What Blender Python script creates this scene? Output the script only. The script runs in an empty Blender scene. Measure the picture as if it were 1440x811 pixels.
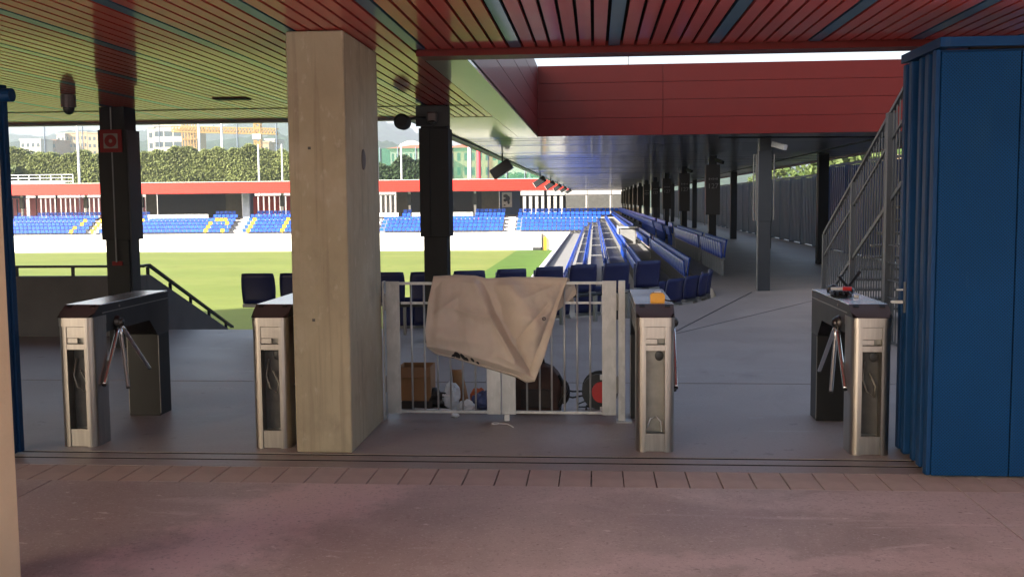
import bpy, bmesh, math, random
import numpy as np
from mathutils import Vector, Matrix, noise as mnoise
random.seed(7); rng = np.random.default_rng(7)
scene = bpy.context.scene
C = scene.collection
R = math.radians

# ------------------------------------------------------------------ camera
PF, PW, PH, EYE = 1450.0, 1440.0, 811.0, 1.70
def _n(a): return a/np.linalg.norm(a)
def _r(u, v): return np.array([(u-PW/2)/PF, (PH/2-v)/PF, -1.0])
_Y = _n(_r(836, 281)); _Z = _n(np.cross(_r(1836, 281-9.0), _Y)); _X = np.cross(_Y, _Z)
RM = np.stack([_X, _Y, _Z]); CO = np.array([0, 0, EYE])
def fz(u, v, z=0.0):
    d = RM@_r(u, v); return CO+d*(z-EYE)/d[2]
def fy(u, v, y):
    d = RM@_r(u, v); return CO+d*y/d[1]
def fx(u, v, x):
    d = RM@_r(u, v); return CO+d*x/d[0]
cam = bpy.data.objects.new('camera', bpy.data.cameras.new('camera')); C.objects.link(cam)
m4 = Matrix([list(RM[i])+[CO[i]] for i in range(3)]+[[0, 0, 0, 1]])
cam.matrix_world = m4
cam.data.sensor_fit = 'HORIZONTAL'; cam.data.sensor_width = 36.0; cam.data.lens = 36.0*PF/PW
cam.data.clip_start = 0.05; cam.data.clip_end = 12000
scene.camera = cam

# ------------------------------------------------------------------ light
SUN = Vector((1.75, 1.3, -1.0)).normalized()
elev = math.asin(-SUN.z)
w = bpy.data.worlds.new('World'); scene.world = w; w.use_nodes = True
nt = w.node_tree; bgn = nt.nodes['Background']
sky = nt.nodes.new('ShaderNodeTexSky'); sky.sky_type = 'NISHITA'; sky.sun_disc = False
sky.sun_elevation = elev; sky.sun_rotation = math.atan2(-SUN.x, -SUN.y)
sky.air_density = 1.0; sky.dust_density = 3.5; sky.ozone_density = 1.0
nt.links.new(sky.outputs[0], bgn.inputs[0]); bgn.inputs[1].default_value = 0.10
sl = bpy.data.lights.new('sun', 'SUN'); sl.energy = 4.8; sl.angle = R(0.53); sl.color = (1.0, 0.93, 0.82)
so = bpy.data.objects.new('sun', sl); C.objects.link(so); so.rotation_euler = SUN.to_track_quat('-Z', 'Y').to_euler()
so.location = (-60, -30, 60)
vs = scene.view_settings
vs.view_transform = 'Standard'; vs.look = 'None'; vs.exposure = 2.0; vs.gamma = 1.0; vs.use_curve_mapping = False

# ------------------------------------------------------------------ materials
def lin(h):
    c = [int(h[i:i+2], 16)/255 for i in (0, 2, 4)]
    return tuple(x/12.92 if x <= .04045 else ((x+.055)/1.055)**2.4 for x in c)
MATS = {}
def mat(name, col, rough=.5, metal=0.0, var=.12, scale=3.0, bump=0.0, bscale=60.0, coat=0.0, spec=.5, stretch=(1, 1, 1), isl=0.0, coatr=.06, rvar=.0):
    m = bpy.data.materials.new(name); m.use_nodes = True; MATS[name] = m
    t = m.node_tree; b = t.nodes['Principled BSDF']; L = t.links.new
    b.inputs['Roughness'].default_value = rough; b.inputs['Metallic'].default_value = metal
    b.inputs['Specular IOR Level'].default_value = spec
    if coat:
        b.inputs['Coat Weight'].default_value = coat; b.inputs['Coat Roughness'].default_value = coatr
    g = t.nodes.new('ShaderNodeTexCoord'); mp = t.nodes.new('ShaderNodeMapping'); mp.inputs['Scale'].default_value = stretch
    L(g.outputs['Object'], mp.inputs[0])
    n = t.nodes.new('ShaderNodeTexNoise'); n.inputs['Scale'].default_value = scale; n.inputs['Detail'].default_value = 6; n.inputs['Roughness'].default_value = .6
    L(mp.outputs[0], n.inputs[0])
    r = t.nodes.new('ShaderNodeValToRGB')
    r.color_ramp.elements[0].position = .3; r.color_ramp.elements[1].position = .7
    r.color_ramp.elements[0].color = tuple(x*(1-var) for x in col)+(1,)
    r.color_ramp.elements[1].color = tuple(min(1, x*(1+var)) for x in col)+(1,)
    L(n.outputs[0], r.inputs[0]); out = r.outputs[0]
    if isl:
        gi = t.nodes.new('ShaderNodeNewGeometry'); mr = t.nodes.new('ShaderNodeMapRange')
        mr.inputs[3].default_value = 1-isl; mr.inputs[4].default_value = 1+isl
        L(gi.outputs['Random Per Island'], mr.inputs[0])
        mx = t.nodes.new('ShaderNodeMix'); mx.data_type = 'RGBA'; mx.blend_type = 'MULTIPLY'; mx.inputs[0].default_value = 1
        L(out, mx.inputs[6]); L(mr.outputs[0], mx.inputs[7]); out = mx.outputs[2]
    L(out, b.inputs['Base Color'])
    if rvar:
        mr2 = t.nodes.new('ShaderNodeMapRange'); mr2.inputs[3].default_value = max(.02, rough-rvar); mr2.inputs[4].default_value = rough+rvar
        L(n.outputs[0], mr2.inputs[0]); L(mr2.outputs[0], b.inputs['Roughness'])
    if bump:
        n2 = t.nodes.new('ShaderNodeTexNoise'); n2.inputs['Scale'].default_value = bscale; n2.inputs['Detail'].default_value = 4
        L(mp.outputs[0], n2.inputs[0])
        bp = t.nodes.new('ShaderNodeBump'); bp.inputs['Strength'].default_value = bump; bp.inputs['Distance'].default_value = .01
        L(n2.outputs[0], bp.inputs['Height']); L(bp.outputs[0], b.inputs['Normal'])
    return m
def layer(m, col, scale, lo, hi, stretch=(1, 1, 1), amt=1.0, detail=8, seed=0.0, dist=0.0):
    """mix another colour over the base colour where a noise is high"""
    t = m.node_tree; b = t.nodes['Principled BSDF']; L = t.links.new
    src = b.inputs['Base Color'].links[0].from_socket
    g = t.nodes.new('ShaderNodeTexCoord'); mp = t.nodes.new('ShaderNodeMapping'); mp.inputs['Scale'].default_value = stretch
    mp.inputs['Location'].default_value = (seed, seed*1.7, seed*.3)
    L(g.outputs['Object'], mp.inputs[0])
    n = t.nodes.new('ShaderNodeTexNoise'); n.inputs['Scale'].default_value = scale; n.inputs['Detail'].default_value = detail; n.inputs['Distortion'].default_value = dist
    n.inputs['Roughness'].default_value = .6
    L(mp.outputs[0], n.inputs[0])
    mr = t.nodes.new('ShaderNodeMapRange'); mr.inputs[1].default_value = lo; mr.inputs[2].default_value = hi; mr.inputs[4].default_value = amt
    L(n.outputs[0], mr.inputs[0])
    mx = t.nodes.new('ShaderNodeMix'); mx.data_type = 'RGBA'
    L(mr.outputs[0], mx.inputs[0]); L(src, mx.inputs[6]); mx.inputs[7].default_value = col+(1,)
    L(mx.outputs[2], b.inputs['Base Color'])
    return m
mat('red_slat', (.36, .033, .026), .45, coat=.6, var=.08, coatr=.07, isl=.14, spec=.3)
mat('blue_slat', (.015, .075, .15), .45, coat=.6, var=.08, coatr=.07, spec=.3)
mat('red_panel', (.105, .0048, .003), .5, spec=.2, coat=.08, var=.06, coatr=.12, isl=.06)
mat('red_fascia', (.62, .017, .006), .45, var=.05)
mat('soffit', (.085, .085, .10), .3, var=.06, coat=.3, coatr=.08, spec=.5)
mat('soffit_green', (.24, .21, .15), .3, var=.05, coat=.4, coatr=.07)
mat('void', (.010, .008, .008), .9, spec=.05)
mat('lip', (.42, .43, .43), .5)
mat('roof_top', (.3, .3, .3), .8)
cm = mat('concrete_col', (.315, .27, .185), .85, var=.18, scale=1.1, bump=.3, bscale=34, stretch=(1.4, 1.4, 1.0))
layer(cm, (.20, .165, .115), 9.0, .54, .66, (2.2, 2.2, .06), .55); layer(cm, (.43, .38, .30), 1.8, .52, .68, (1, 1, .8), .40, seed=3)
layer(cm, (.19, .16, .115), 2.6, .55, .68, (1, 1, .7), .6, seed=14); layer(cm, (.46, .42, .34), 16, .6, .7, (1, 1, .5), .45, seed=24)
layer(cm, (.12, .10, .08), 38, .70, .76, (1, 1, 1), .7, seed=9); layer(cm, (.30, .22, .13), .9, .56, .75, (1, 1, .35), .4, seed=6)
wm0 = mat('concrete_bounce_lit', (.60, .46, .30), .8, var=.10, scale=2.0, bump=.2, bscale=40); layer(wm0, (.42, .31, .20), 30, .66, .74, amt=.5); layer(wm0, (.52, .39, .25), 3, .5, .7, (1, 1, .3), .5, seed=4)  # column concrete lightened so its colour carries the bounce light from the plaza
mat('concrete_wall', (.10, .094, .094), .85, var=.16, scale=2, bump=.2)
mat('concrete_step', (.24, .238, .235), .85, var=.10, scale=2, bump=.2)
mat('concrete_white', (.80, .79, .77), .8, var=.04, scale=.6)
mat('concrete_pale', (.42, .40, .38), .85, var=.1)
mat('steel_dark', (.0065, .0065, .007), .6, var=.15, spec=.3)
mat('steel_grey', (.026, .028, .031), .55, var=.12, spec=.35)
mat('sign_black', (.012, .012, .012), .35)
mat('sign_text', (.25, .25, .25), .5)
mat('stainless', (.40, .37, .335), .34, metal=1.0, var=.14, scale=5, stretch=(8, 8, .4), rvar=.10)
mat('stainless_dark', (.085, .080, .078), .38, metal=1.0, var=.22, scale=4, rvar=.12)
mat('leg_shaded', (.007, .0068, .0068), .45, var=.2, spec=.4)  # rear leg steel darkened in colour to stand in for front leg's shade
mat('polished', (.80, .80, .79), .24, metal=1.0, var=.05, rvar=.06)
mat('cover_brown', (.075, .055, .055), .35, var=.1)
mat('inner_dark', (.05, .047, .042), .6, var=.3, scale=12)
mat('inner_plate', (.26, .245, .21), .5, metal=.6, var=.2, scale=9)
gm = mat('galvanised', (.44, .44, .43), .45, metal=.55, var=.16, scale=6, rvar=.12, stretch=(1, 1, 1)); layer(gm, (.56, .56, .55), 9, .5, .62, (2.5, 2.5, .9), .5)
tm = mat('tarp', (.54, .455, .375), .65, var=.10, scale=2.5, bump=.35, bscale=18); layer(tm, (.42, .34, .28), 3.2, .55, .75, (1, 1, 1), .45, seed=2); layer(tm, (.60, .52, .43), 7, .6, .75, (1, 1, 2), .35, seed=5)
mat('sign_red', (.16, .008, .008), .6, spec=.2); mat('sign_pale', (.20, .185, .16), .7, spec=.2)
mat('black_print', (.012, .012, .012), .6)
mat('cardboard', (.24, .115, .045), .85, var=.12)
mat('cloth_dark', (.028, .02, .017), .9, var=.3, scale=9, bump=.4)
mat('cloth_brown', (.055, .028, .02), .9, var=.3, scale=9, bump=.4)
mat('black_plastic', (.012, .012, .013), .4)
mat('red_plastic', (.45, .02, .02), .4)
mat('yellow_plastic', (.75, .36, .02), .4)
mat('white_plastic', (.60, .60, .60), .5, var=.1)
mat('bag_blue', (.05, .065, .16), .5, var=.4, scale=20)
mat('bag_white', (.55, .57, .60), .45, var=.2, scale=20)
mat('wood_tan', (.30, .15, .06), .7)
mat('orange', (.5, .10, .02), .5)
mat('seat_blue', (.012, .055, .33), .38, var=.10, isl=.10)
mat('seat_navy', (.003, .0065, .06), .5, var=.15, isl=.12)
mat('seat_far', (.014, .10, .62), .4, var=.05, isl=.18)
mat('seat_yellow', (.80, .55, .04), .4, var=.05)
mat('seat_metal', (.20, .20, .20), .4, metal=.7)
bmx = mat('door_blue', (.0035, .042, .135), .6, spec=.06, var=.10, scale=2.0)
mat('door_blue_edge', (.0035, .036, .115), .5, spec=.15, var=.12, scale=3)
mat('fence_blue', (.14, .185, .245), .5, var=.15, scale=1.2, isl=.08)
mat('fence_navy', (.022, .055, .16), .45, var=.15)
mat('stair_steel', (.055, .057, .06), .5, metal=.2, var=.12)
mat('pink_louvre', (.85, .30, .38), .6, var=.05)
mat('red_louvre', (.60, .05, .04), .6, var=.05)
mat('white_louvre', (.62, .66, .70), .6)
mat('olive_wall', (.16, .15, .10), .8)
mat('dark_opening', (.022, .023, .02), .6)
mat('pale_blue_panel', (.30, .34, .44), .6)
mat('white_metal', (.72, .73, .72), .5)
mat('red_paint', (.55, .03, .05), .5)
mat('bark', (.10, .07, .045), .9)
mat('beige_wall', (.42, .30, .17), .85, var=.06, scale=.1)
mat('white_wall', (.50, .47, .43), .85, var=.04, scale=.1)
mat('brown_wall', (.27, .15, .10), .85, var=.06, scale=.1)
mat('sand_wall', (.42, .31, .18), .85, var=.05, scale=.1)
mat('window_dark', (.05, .07, .09), .2)
mat('roof_tile', (.40, .12, .06), .8, var=.15, scale=.6)
mat('crane_yellow', (.42, .23, .03), .6)
mat('asphalt', (.09, .085, .08), .9)
def leafmat(name, col, tr=.25):
    m = mat(name, col, .6, var=.28, scale=.35, isl=.28, spec=.25)
    t = m.node_tree; b = t.nodes['Principled BSDF']; o = t.nodes['Material Output']
    tl = t.nodes.new('ShaderNodeBsdfTranslucent'); mx = t.nodes.new('ShaderNodeMixShader'); mx.inputs[0].default_value = tr
    t.links.new(b.inputs['Base Color'].links[0].from_socket, tl.inputs[0])
    t.links.new(b.outputs[0], mx.inputs[1]); t.links.new(tl.outputs[0], mx.inputs[2]); t.links.new(mx.outputs[0], o.inputs[0])
    return m
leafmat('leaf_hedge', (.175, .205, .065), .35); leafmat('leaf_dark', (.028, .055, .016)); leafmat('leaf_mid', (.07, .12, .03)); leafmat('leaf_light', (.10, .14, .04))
hm = mat('hill_forest', (.035, .065, .028), .95, var=.5, scale=.03, spec=.1)
layer(hm, (.09, .10, .05), .006, .55, .7, amt=.6)
layer(hm, (.016, .035, .018), .08, .5, .62, amt=.7, seed=4)
def netmat(name, col, alpha):
    m = mat(name, col, .8); t = m.node_tree; b = t.nodes['Principled BSDF']; o = t.nodes['Material Output']
    tr = t.nodes.new('ShaderNodeBsdfTransparent'); mx = t.nodes.new('ShaderNodeMixShader'); mx.inputs[0].default_value = alpha
    t.links.new(tr.outputs[0], mx.inputs[1]); t.links.new(b.outputs[0], mx.inputs[2]); t.links.new(mx.outputs[0], o.inputs[0]); return m
netmat('green_net', (.03, .16, .09), .45); netmat('grey_net', (.08, .12, .12), .16)
gl = mat('glass_pane', (.32, .38, .35), .08, var=.0); netmat('glass_far', (.30, .38, .36), .55)
# floors
fm = mat('plaza_resin', (.42, .345, .31), .62, var=.14, scale=.7, bump=.12, bscale=90, rvar=.1)
layer(fm, (.58, .485, .45), .55, .48, .62, (1.0, .55, 1), .75, seed=1.3, dist=.6)
layer(fm, (.31, .25, .225), .9, .52, .68, (1, .6, 1), .6, seed=7.7, dist=1.0)
layer(fm, (.62, .53, .51), 3.6, .62, .68, (.5, 1.2, 1), .6, seed=21, dist=.8)
layer(fm, (.62, .52, .50), 1.3, .62, .69, (.35, 1.6, 1), .6, seed=35, dist=1.5)
layer(fm, (.18, .13, .13), 14, .70, .76, (1, .8, 1), .5, seed=2)
def worn(m, x, y, rx, ry, rot, col, amt, soft=.5):
    t = m.node_tree; b = t.nodes['Principled BSDF']; L = t.links.new
    src = b.inputs['Base Color'].links[0].from_socket
    g = t.nodes.new('ShaderNodeNewGeometry'); nz = t.nodes.new('ShaderNodeTexNoise'); nz.inputs['Scale'].default_value = 2.2; nz.inputs['Detail'].default_value = 7; nz.inputs['Roughness'].default_value = .65
    L(g.outputs['Position'], nz.inputs[0])
    v0 = t.nodes.new('ShaderNodeVectorMath'); v0.operation = 'MULTIPLY_ADD'; L(nz.outputs['Color'], v0.inputs[0]); v0.inputs[1].default_value = (1.1, 1.1, 0); L(g.outputs['Position'], v0.inputs[2])
    mp = t.nodes.new('ShaderNodeMapping'); mp.vector_type = 'TEXTURE'; mp.inputs['Location'].default_value = (x+.55, y+.55, 0); mp.inputs['Rotation'].default_value = (0, 0, rot); mp.inputs['Scale'].default_value = (rx, ry, 1000)
    L(v0.outputs[0], mp.inputs[0])
    ln = t.nodes.new('ShaderNodeVectorMath'); ln.operation = 'LENGTH'; L(mp.outputs[0], ln.inputs[0])
    mr = t.nodes.new('ShaderNodeMapRange'); mr.interpolation_type = 'SMOOTHSTEP'; mr.inputs[1].default_value = 1+soft; mr.inputs[2].default_value = 1-soft; mr.inputs[3].default_value = 0; mr.inputs[4].default_value = amt
    L(ln.outputs['Value'], mr.inputs[0])
    mx = t.nodes.new('ShaderNodeMix'); mx.data_type = 'RGBA'; L(mr.outputs[0], mx.inputs[0]); L(src, mx.inputs[6]); mx.inputs[7].default_value = col+(1,)
    L(mx.outputs[2], b.inputs['Base Color'])
worn(fm, -1.75, 5.2, .36, 1.15, -.35, (.66, .51, .475), .85, .3)
worn(fm, -1.15, 4.75, .45, .6, .2, (.33, .25, .225), .6, .4)
worn(fm, -3.2, 5.4, .9, .7, .0, (.27, .20, .195), .6, .6)
worn(fm, 2.2, 5.4, .55, 1.0, .5, (.60, .49, .465), .6, .5)
worn(fm, .9, 4.75, 1.3, .16, .12, (.60, .48, .46), .55, .5)
worn(fm, .55, 5.5, .55, .30, .0, (.30, .235, .225), .5, .5)
worn(fm, 1.35, 5.75, .5, .14, .0, (.60, .50, .48), .5, .5)
layer(fm, (.24, .19, .175), 55, .56, .66, amt=.45, seed=31, detail=3); layer(fm, (.66, .58, .54), 75, .58, .68, amt=.40, seed=47, detail=3)
layer(fm, (.17, .135, .125), 20, .655, .69, amt=.6, seed=53, detail=4); layer(fm, (.70, .63, .60), 11, .67, .70, (1, 1.6, 1), .55, seed=61, detail=5)
fi = mat('concourse_resin', (.265, .222, .20), .5, var=.12, scale=.9, bump=.10, bscale=90, rvar=.12)
layer(fi, (.34, .295, .27), .8, .5, .7, (.6, 1, 1), .6, seed=5, dist=.8)
layer(fi, (.17, .14, .125), 1.2, .56, .76, (1, .6, 1), .55, seed=11, dist=1.0)
layer(fi, (.40, .36, .335), 2.5, .64, .72, (.4, 1.4, 1), .5, seed=17, dist=1.0)
layer(fi, (.13, .11, .10), 45, .57, .67, amt=.4, seed=31, detail=3); layer(fi, (.42, .38, .36), 60, .6, .7, amt=.3, seed=47, detail=3); layer(fi, (.10, .085, .08), 7, .66, .70, amt=.5, seed=71, detail=5)
tl = mat('brick_tile', (.43, .345, .295), .8, var=.12, scale=4, bump=.25, bscale=120, isl=0)
layer(tl, (.33, .255, .215), 3, .55, .75, amt=.5, seed=3); layer(tl, (.47, .37, .335), .9, .52, .68, amt=.6, seed=1.3)
gr = mat('turf', (.165, .20, .046), .9, var=.12, scale=.25, spec=.15, bump=.4, bscale=8)
# mow bands and the greener artificial border
def turf_bands(m):
    t = m.node_tree; b = t.nodes['Principled BSDF']; L = t.links.new
    src = b.inputs['Base Color'].links[0].from_socket
    g = t.nodes.new('ShaderNodeNewGeometry'); s = t.nodes.new('ShaderNodeSeparateXYZ'); L(g.outputs['Position'], s.inputs[0])
    mm = t.nodes.new('ShaderNodeMath'); mm.operation = 'MULTIPLY'; mm.inputs[1].default_value = 2*math.pi/15.0; L(s.outputs[1], mm.inputs[0])
    sn = t.nodes.new('ShaderNodeMath'); sn.operation = 'SINE'; L(mm.outputs[0], sn.inputs[0])
    mr = t.nodes.new('ShaderNodeMapRange'); mr.inputs[1].default_value = -.5; mr.inputs[2].default_value = .5; mr.inputs[3].default_value = 0; mr.inputs[4].default_value = .35; L(sn.outputs[0], mr.inputs[0])
    mx = t.nodes.new('ShaderNodeMix'); mx.data_type = 'RGBA'; L(mr.outputs[0], mx.inputs[0]); L(src, mx.inputs[6]); mx.inputs[7].default_value = (.125, .172, .034, 1)
    L(mx.outputs[2], b.inputs['Base Color'])
layer(gr, (.20, .21, .06), .5, .5, .7, (1, 1, 1), .5, seed=2); layer(gr, (.10, .15, .03), 1.6, .55, .7, (1, .4, 1), .4, seed=8)
turf_bands(gr)
mat('turf_border', (.075, .145, .022), .9, var=.12, scale=.4, spec=.15)
mat('ground_earth', (.16, .15, .07), .95, var=.35, scale=.05)
# perforated door sheet: fine round holes
def perforate(m):
    t = m.node_tree; b = t.nodes['Principled BSDF']; L = t.links.new
    src = b.inputs['Base Color'].links[0].from_socket
    g = t.nodes.new('ShaderNodeTexCoord'); mp = t.nodes.new('ShaderNodeMapping'); mp.inputs['Rotation'].default_value = (0, R(45), 0); mp.inputs['Scale'].default_value = (72, 72, 72)
    L(g.outputs['Object'], mp.inputs[0])
    s = t.nodes.new('ShaderNodeSeparateXYZ'); L(mp.outputs[0], s.inputs[0])
    sq = []
    for i in (0, 2):
        f = t.nodes.new('ShaderNodeMath'); f.operation = 'FRACT'; L(s.outputs[i], f.inputs[0])
        a = t.nodes.new('ShaderNodeMath'); a.operation = 'SUBTRACT'; L(f.outputs[0], a.inputs[0]); a.inputs[1].default_value = .5
        p = t.nodes.new('ShaderNodeMath'); p.operation = 'POWER'; L(a.outputs[0], p.inputs[0]); p.inputs[1].default_value = 2
        sq.append(p)
    ad = t.nodes.new('ShaderNodeMath'); ad.operation = 'ADD'; L(sq[0].outputs[0], ad.inputs[0]); L(sq[1].outputs[0], ad.inputs[1])
    lt = t.nodes.new('ShaderNodeMath'); lt.operation = 'LESS_THAN'; L(ad.outputs[0], lt.inputs[0]); lt.inputs[1].default_value = .085
    mx = t.nodes.new('ShaderNodeMix'); mx.data_type = 'RGBA'; L(lt.outputs[0], mx.inputs[0]); L(src, mx.inputs[6]); mx.inputs[7].default_value = (.006, .02, .05, 1)
    L(mx.outputs[2], b.inputs['Base Color'])
layer(bmx, (.02, .075, .16), 2.0, .55, .75, (1, 1, .4), .5, seed=4); layer(bmx, (.05, .09, .15), 14, .68, .74, (1, 1, .3), .4, seed=12)
perforate(bmx)
layer(MATS['door_blue_edge'], (.05, .08, .13), 9, .62, .72, (2, 2, .2), .4, seed=3)

# ------------------------------------------------------------------ mesh helpers
class MB:
    def __init__(s): s.v = []; s.f = []
    def add(s, vs, fs):
        o = len(s.v); s.v += [tuple(p) for p in vs]; s.f += [tuple(i+o for i in f) for f in fs]; return s
    def box(s, x0, x1, y0, y1, z0, z1):
        return s.add([(x0, y0, z0), (x1, y0, z0), (x1, y1, z0), (x0, y1, z0), (x0, y0, z1), (x1, y0, z1), (x1, y1, z1), (x0, y1, z1)],
                     [(0, 3, 2, 1), (4, 5, 6, 7), (0, 1, 5, 4), (1, 2, 6, 5), (2, 3, 7, 6), (3, 0, 4, 7)])
    def bar(s, a, b, w, h, up=(0, 0, 1)):
        a = Vector(a); b = Vector(b); d = (b-a).normalized(); u = Vector(up)
        if abs(d.dot(u)) > .99: u = Vector((0, 1, 0))
        x = d.cross(u).normalized(); y = x.cross(d)
        P = []
        for p in (a, b):
            for (i, j) in ((-1, -1), (1, -1), (1, 1), (-1, 1)): P.append(p+x*(i*w/2)+y*(j*h/2))
        return s.add(P, [(3, 2, 1, 0), (4, 5, 6, 7), (0, 1, 5, 4), (1, 2, 6, 5), (2, 3, 7, 6), (3, 0, 4, 7)])
    def tube(s, path, r, n=8, r2=None):
        P = [Vector(p) for p in path]; k = len(P); vs = []; fs = []
        t0 = (P[1]-P[0]).normalized(); ref = Vector((0, 0, 1)) if abs(t0.z) < .9 else Vector((1, 0, 0))
        for i, p in enumerate(P):
            t = (P[min(i+1, k-1)]-P[max(i-1, 0)]).normalized()
            x = t.cross(ref).normalized(); y = x.cross(t); ref = y if abs(t.dot(ref)) > .98 else ref
            rr = r if r2 is None else r+(r2-r)*i/(k-1)
            for j in range(n):
                a = 2*math.pi*j/n; vs.append(p+x*(rr*math.cos(a))+y*(rr*math.sin(a)))
        for i in range(k-1):
            for j in range(n):
                a = i*n+j; b = i*n+(j+1) % n; fs.append((a, b, b+n, a+n))
        fs.append(tuple(range(n))[::-1]); fs.append(tuple((k-1)*n+j for j in range(n)))
        return s.add(vs, fs)
    def prism(s, poly, a, b, axis='z'):
        n = len(poly)
        def P(p, h): return {'z': (p[0], p[1], h), 'x': (h, p[0], p[1]), 'y': (p[0], h, p[1])}[axis]
        vs = [P(p, a) for p in poly]+[P(p, b) for p in poly]
        fs = [tuple(range(n))[::-1], tuple(range(n, 2*n))]+[(i, (i+1) % n, n+(i+1) % n, n+i) for i in range(n)]
        return s.add(vs, fs)
    def grid(s, P, nu, nv):
        return s.add(P, [(i*nv+j, i*nv+j+1, (i+1)*nv+j+1, (i+1)*nv+j) for i in range(nu-1) for j in range(nv-1)])
    def ball(s, c, rx, ry, rz, n=12, m=8):
        vs = [(c[0], c[1], c[2]-rz)]; fs = []
        for i in range(1, m):
            a = -math.pi/2+math.pi*i/m
            for j in range(n):
                b = 2*math.pi*j/n; vs.append((c[0]+rx*math.cos(a)*math.cos(b), c[1]+ry*math.cos(a)*math.sin(b), c[2]+rz*math.sin(a)))
        vs.append((c[0], c[1], c[2]+rz)); L = len(vs)-1
        for j in range(n):
            fs.append((0, 1+(j+1) % n, 1+j)); fs.append((L, 1+(m-2)*n+j, 1+(m-2)*n+(j+1) % n))
        for i in range(m-2):
            for j in range(n):
                a = 1+i*n+j; b = 1+i*n+(j+1) % n; fs.append((a, b, b+n, a+n))
        return s.add(vs, fs)
    def mesh(s, name, m, off=(0, 0, 0), smooth=False):
        me = bpy.data.meshes.new(name)
        me.from_pydata([(p[0]-off[0], p[1]-off[1], p[2]-off[2]) for p in s.v], [], s.f)
        bm = bmesh.new(); bm.from_mesh(me); bmesh.ops.recalc_face_normals(bm, faces=bm.faces); bm.to_mesh(me); bm.free()
        if smooth:
            for p in me.polygons: p.use_smooth = True
        me.materials.append(MATS[m]); return me
    def build(s, name, m, parent=None, smooth=False, bevel=0.0, world=True, solid=0.0, sub=0):
        """world: vertices are given in world space, the parent chain is unrotated"""
        off = Vector((0, 0, 0)); p = parent
        if world:
            while p is not None: off += p.location; p = p.parent
        loc = Vector((0, 0, 0))
        if parent is None and world:      # origin at the base of the thing
            a = np.array(s.v); lo = a.min(0); hi = a.max(0); off = Vector(((lo[0]+hi[0])/2, (lo[1]+hi[1])/2, lo[2])); loc = off
        o = bpy.data.objects.new(name, s.mesh(name, m, off, smooth)); C.objects.link(o); o.parent = parent; o.location = loc
        if solid:
            md = o.modifiers.new('t', 'SOLIDIFY'); md.thickness = solid; md.offset = 0
        if sub:
            md = o.modifiers.new('s', 'SUBSURF'); md.levels = sub; md.render_levels = sub
        if bevel:
            md = o.modifiers.new('b', 'BEVEL'); md.width = bevel; md.segments = 2; md.limit_method = 'ANGLE'; md.angle_limit = R(35)
        return o
def tag(o, label, cat, group=None):
    o['label'] = label; o['category'] = cat
    if group: o['group'] = group
    return o
def struct(o): o['kind'] = 'structure'; return o
def stuff(o): o['kind'] = 'stuff'; return o
def thing(name, loc, label, cat, group=None, rz=0.0):
    o = bpy.data.objects.new(name, None); C.objects.link(o); o.location = loc; o.rotation_euler = (0, 0, rz); o.empty_display_size = .1
    return tag(o, label, cat, group)
def inst(src, name, parent, loc=(0, 0, 0), rot=(0, 0, 0), scale=(1, 1, 1)):
    o = bpy.data.objects.new(name, src.data); C.objects.link(o); o.parent = parent; o.location = loc; o.rotation_euler = rot; o.scale = scale
    for md in src.modifiers:
        n = o.modifiers.new(md.name, md.type)
        if md.type == 'BEVEL': n.width = md.width; n.segments = md.segments; n.limit_method = 'ANGLE'; n.angle_limit = md.angle_limit
    return o
def copy_tree(o, parent=None):
    c = o.copy(); C.objects.link(c); c.parent = parent
    for ch in list(o.children): copy_tree(ch, c)
    return c
def text_mesh(name, body, size, m, parent, loc, rot, depth=.003):
    cu = bpy.data.curves.new(name, 'FONT'); cu.body = body; cu.size = size; cu.extrude = depth; cu.align_x = 'CENTER'
    tmp = bpy.data.objects.new('tmp', cu); C.objects.link(tmp)
    me = bpy.data.meshes.new_from_object(tmp.evaluated_get(bpy.context.evaluated_depsgraph_get()))
    bpy.data.objects.remove(tmp); me.materials.clear(); me.materials.append(MATS[m])
    o = bpy.data.objects.new(name, me); C.objects.link(o); o.parent = parent; o.location = loc; o.rotation_euler = rot
    return o

CEIL = 2.83
# ------------------------------------------------------------------ setting: ground, pitch, floors
struct(MB().box(-3000, 3000, 126.0, 3000, -4.4, -4.05).build('ground', 'ground_earth'))
struct(MB().box(-90, -8.6, 16, 114.6, -4.0, -3.80).build('pitch', 'turf'))
struct(MB().box(-8.6, -2.9, 16, 114.6, -4.0, -3.80).build('pitch_border', 'turf_border'))
# plaza slab in front of the gate line, split by real joints
def slab_pieces():
    xs = [-120, -3.36, 2.12, 120]          # slab joints running away from the camera
    root = MB().box(-120, 120, -160, 6.93, -.40, -.045).build('plaza_floor', 'plaza_resin'); struct(root)
    ys = [-160, -6.0, -.2, 6.035]
    for i in range(3):
        for j in range(3):
            g = .004
            a, b = xs[i], xs[i+1]
            y0, y1 = ys[j], ys[j+1]
            MB().box(a+g, b-g, y0+g, y1-g, -.044, 0).build('floor_slab', 'plaza_resin', root)
    # brick tile course
    x = -7.9; t0 = None
    while x < 6.0:
        if t0 is None: t0 = MB().box(-.0935, .0935, -.184, .184, -.044, .001).build('tile', 'brick_tile', root, bevel=.002, world=False)
        o = t0 if x == -7.9 else inst(t0, 'tile', root)
        o.location = Vector((x, 6.222, 0))-root.location; o.location.z = random.uniform(-.0025, -.001)-root.location.z
        x += .1945
    MB().box(-120, -8.01, 6.04, 6.41, -.044, 0).build('floor_slab', 'plaza_resin', root)
    MB().box(6.02, 120, 6.04, 6.41, -.044, 0).build('floor_slab', 'plaza_resin', root)
    for a, b in ((6.415, 6.576), (6.612, 6.727)):
        MB().box(-120, 120, a, b, -.044, -.002).build('floor_strip', 'concourse_resin', root)
    for yy in (6.577, 6.728):
        MB().box(-9, 2.06, yy, yy+.034, -.044, -.0035).build('track_rail', 'void', root)
slab_pieces()
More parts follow.
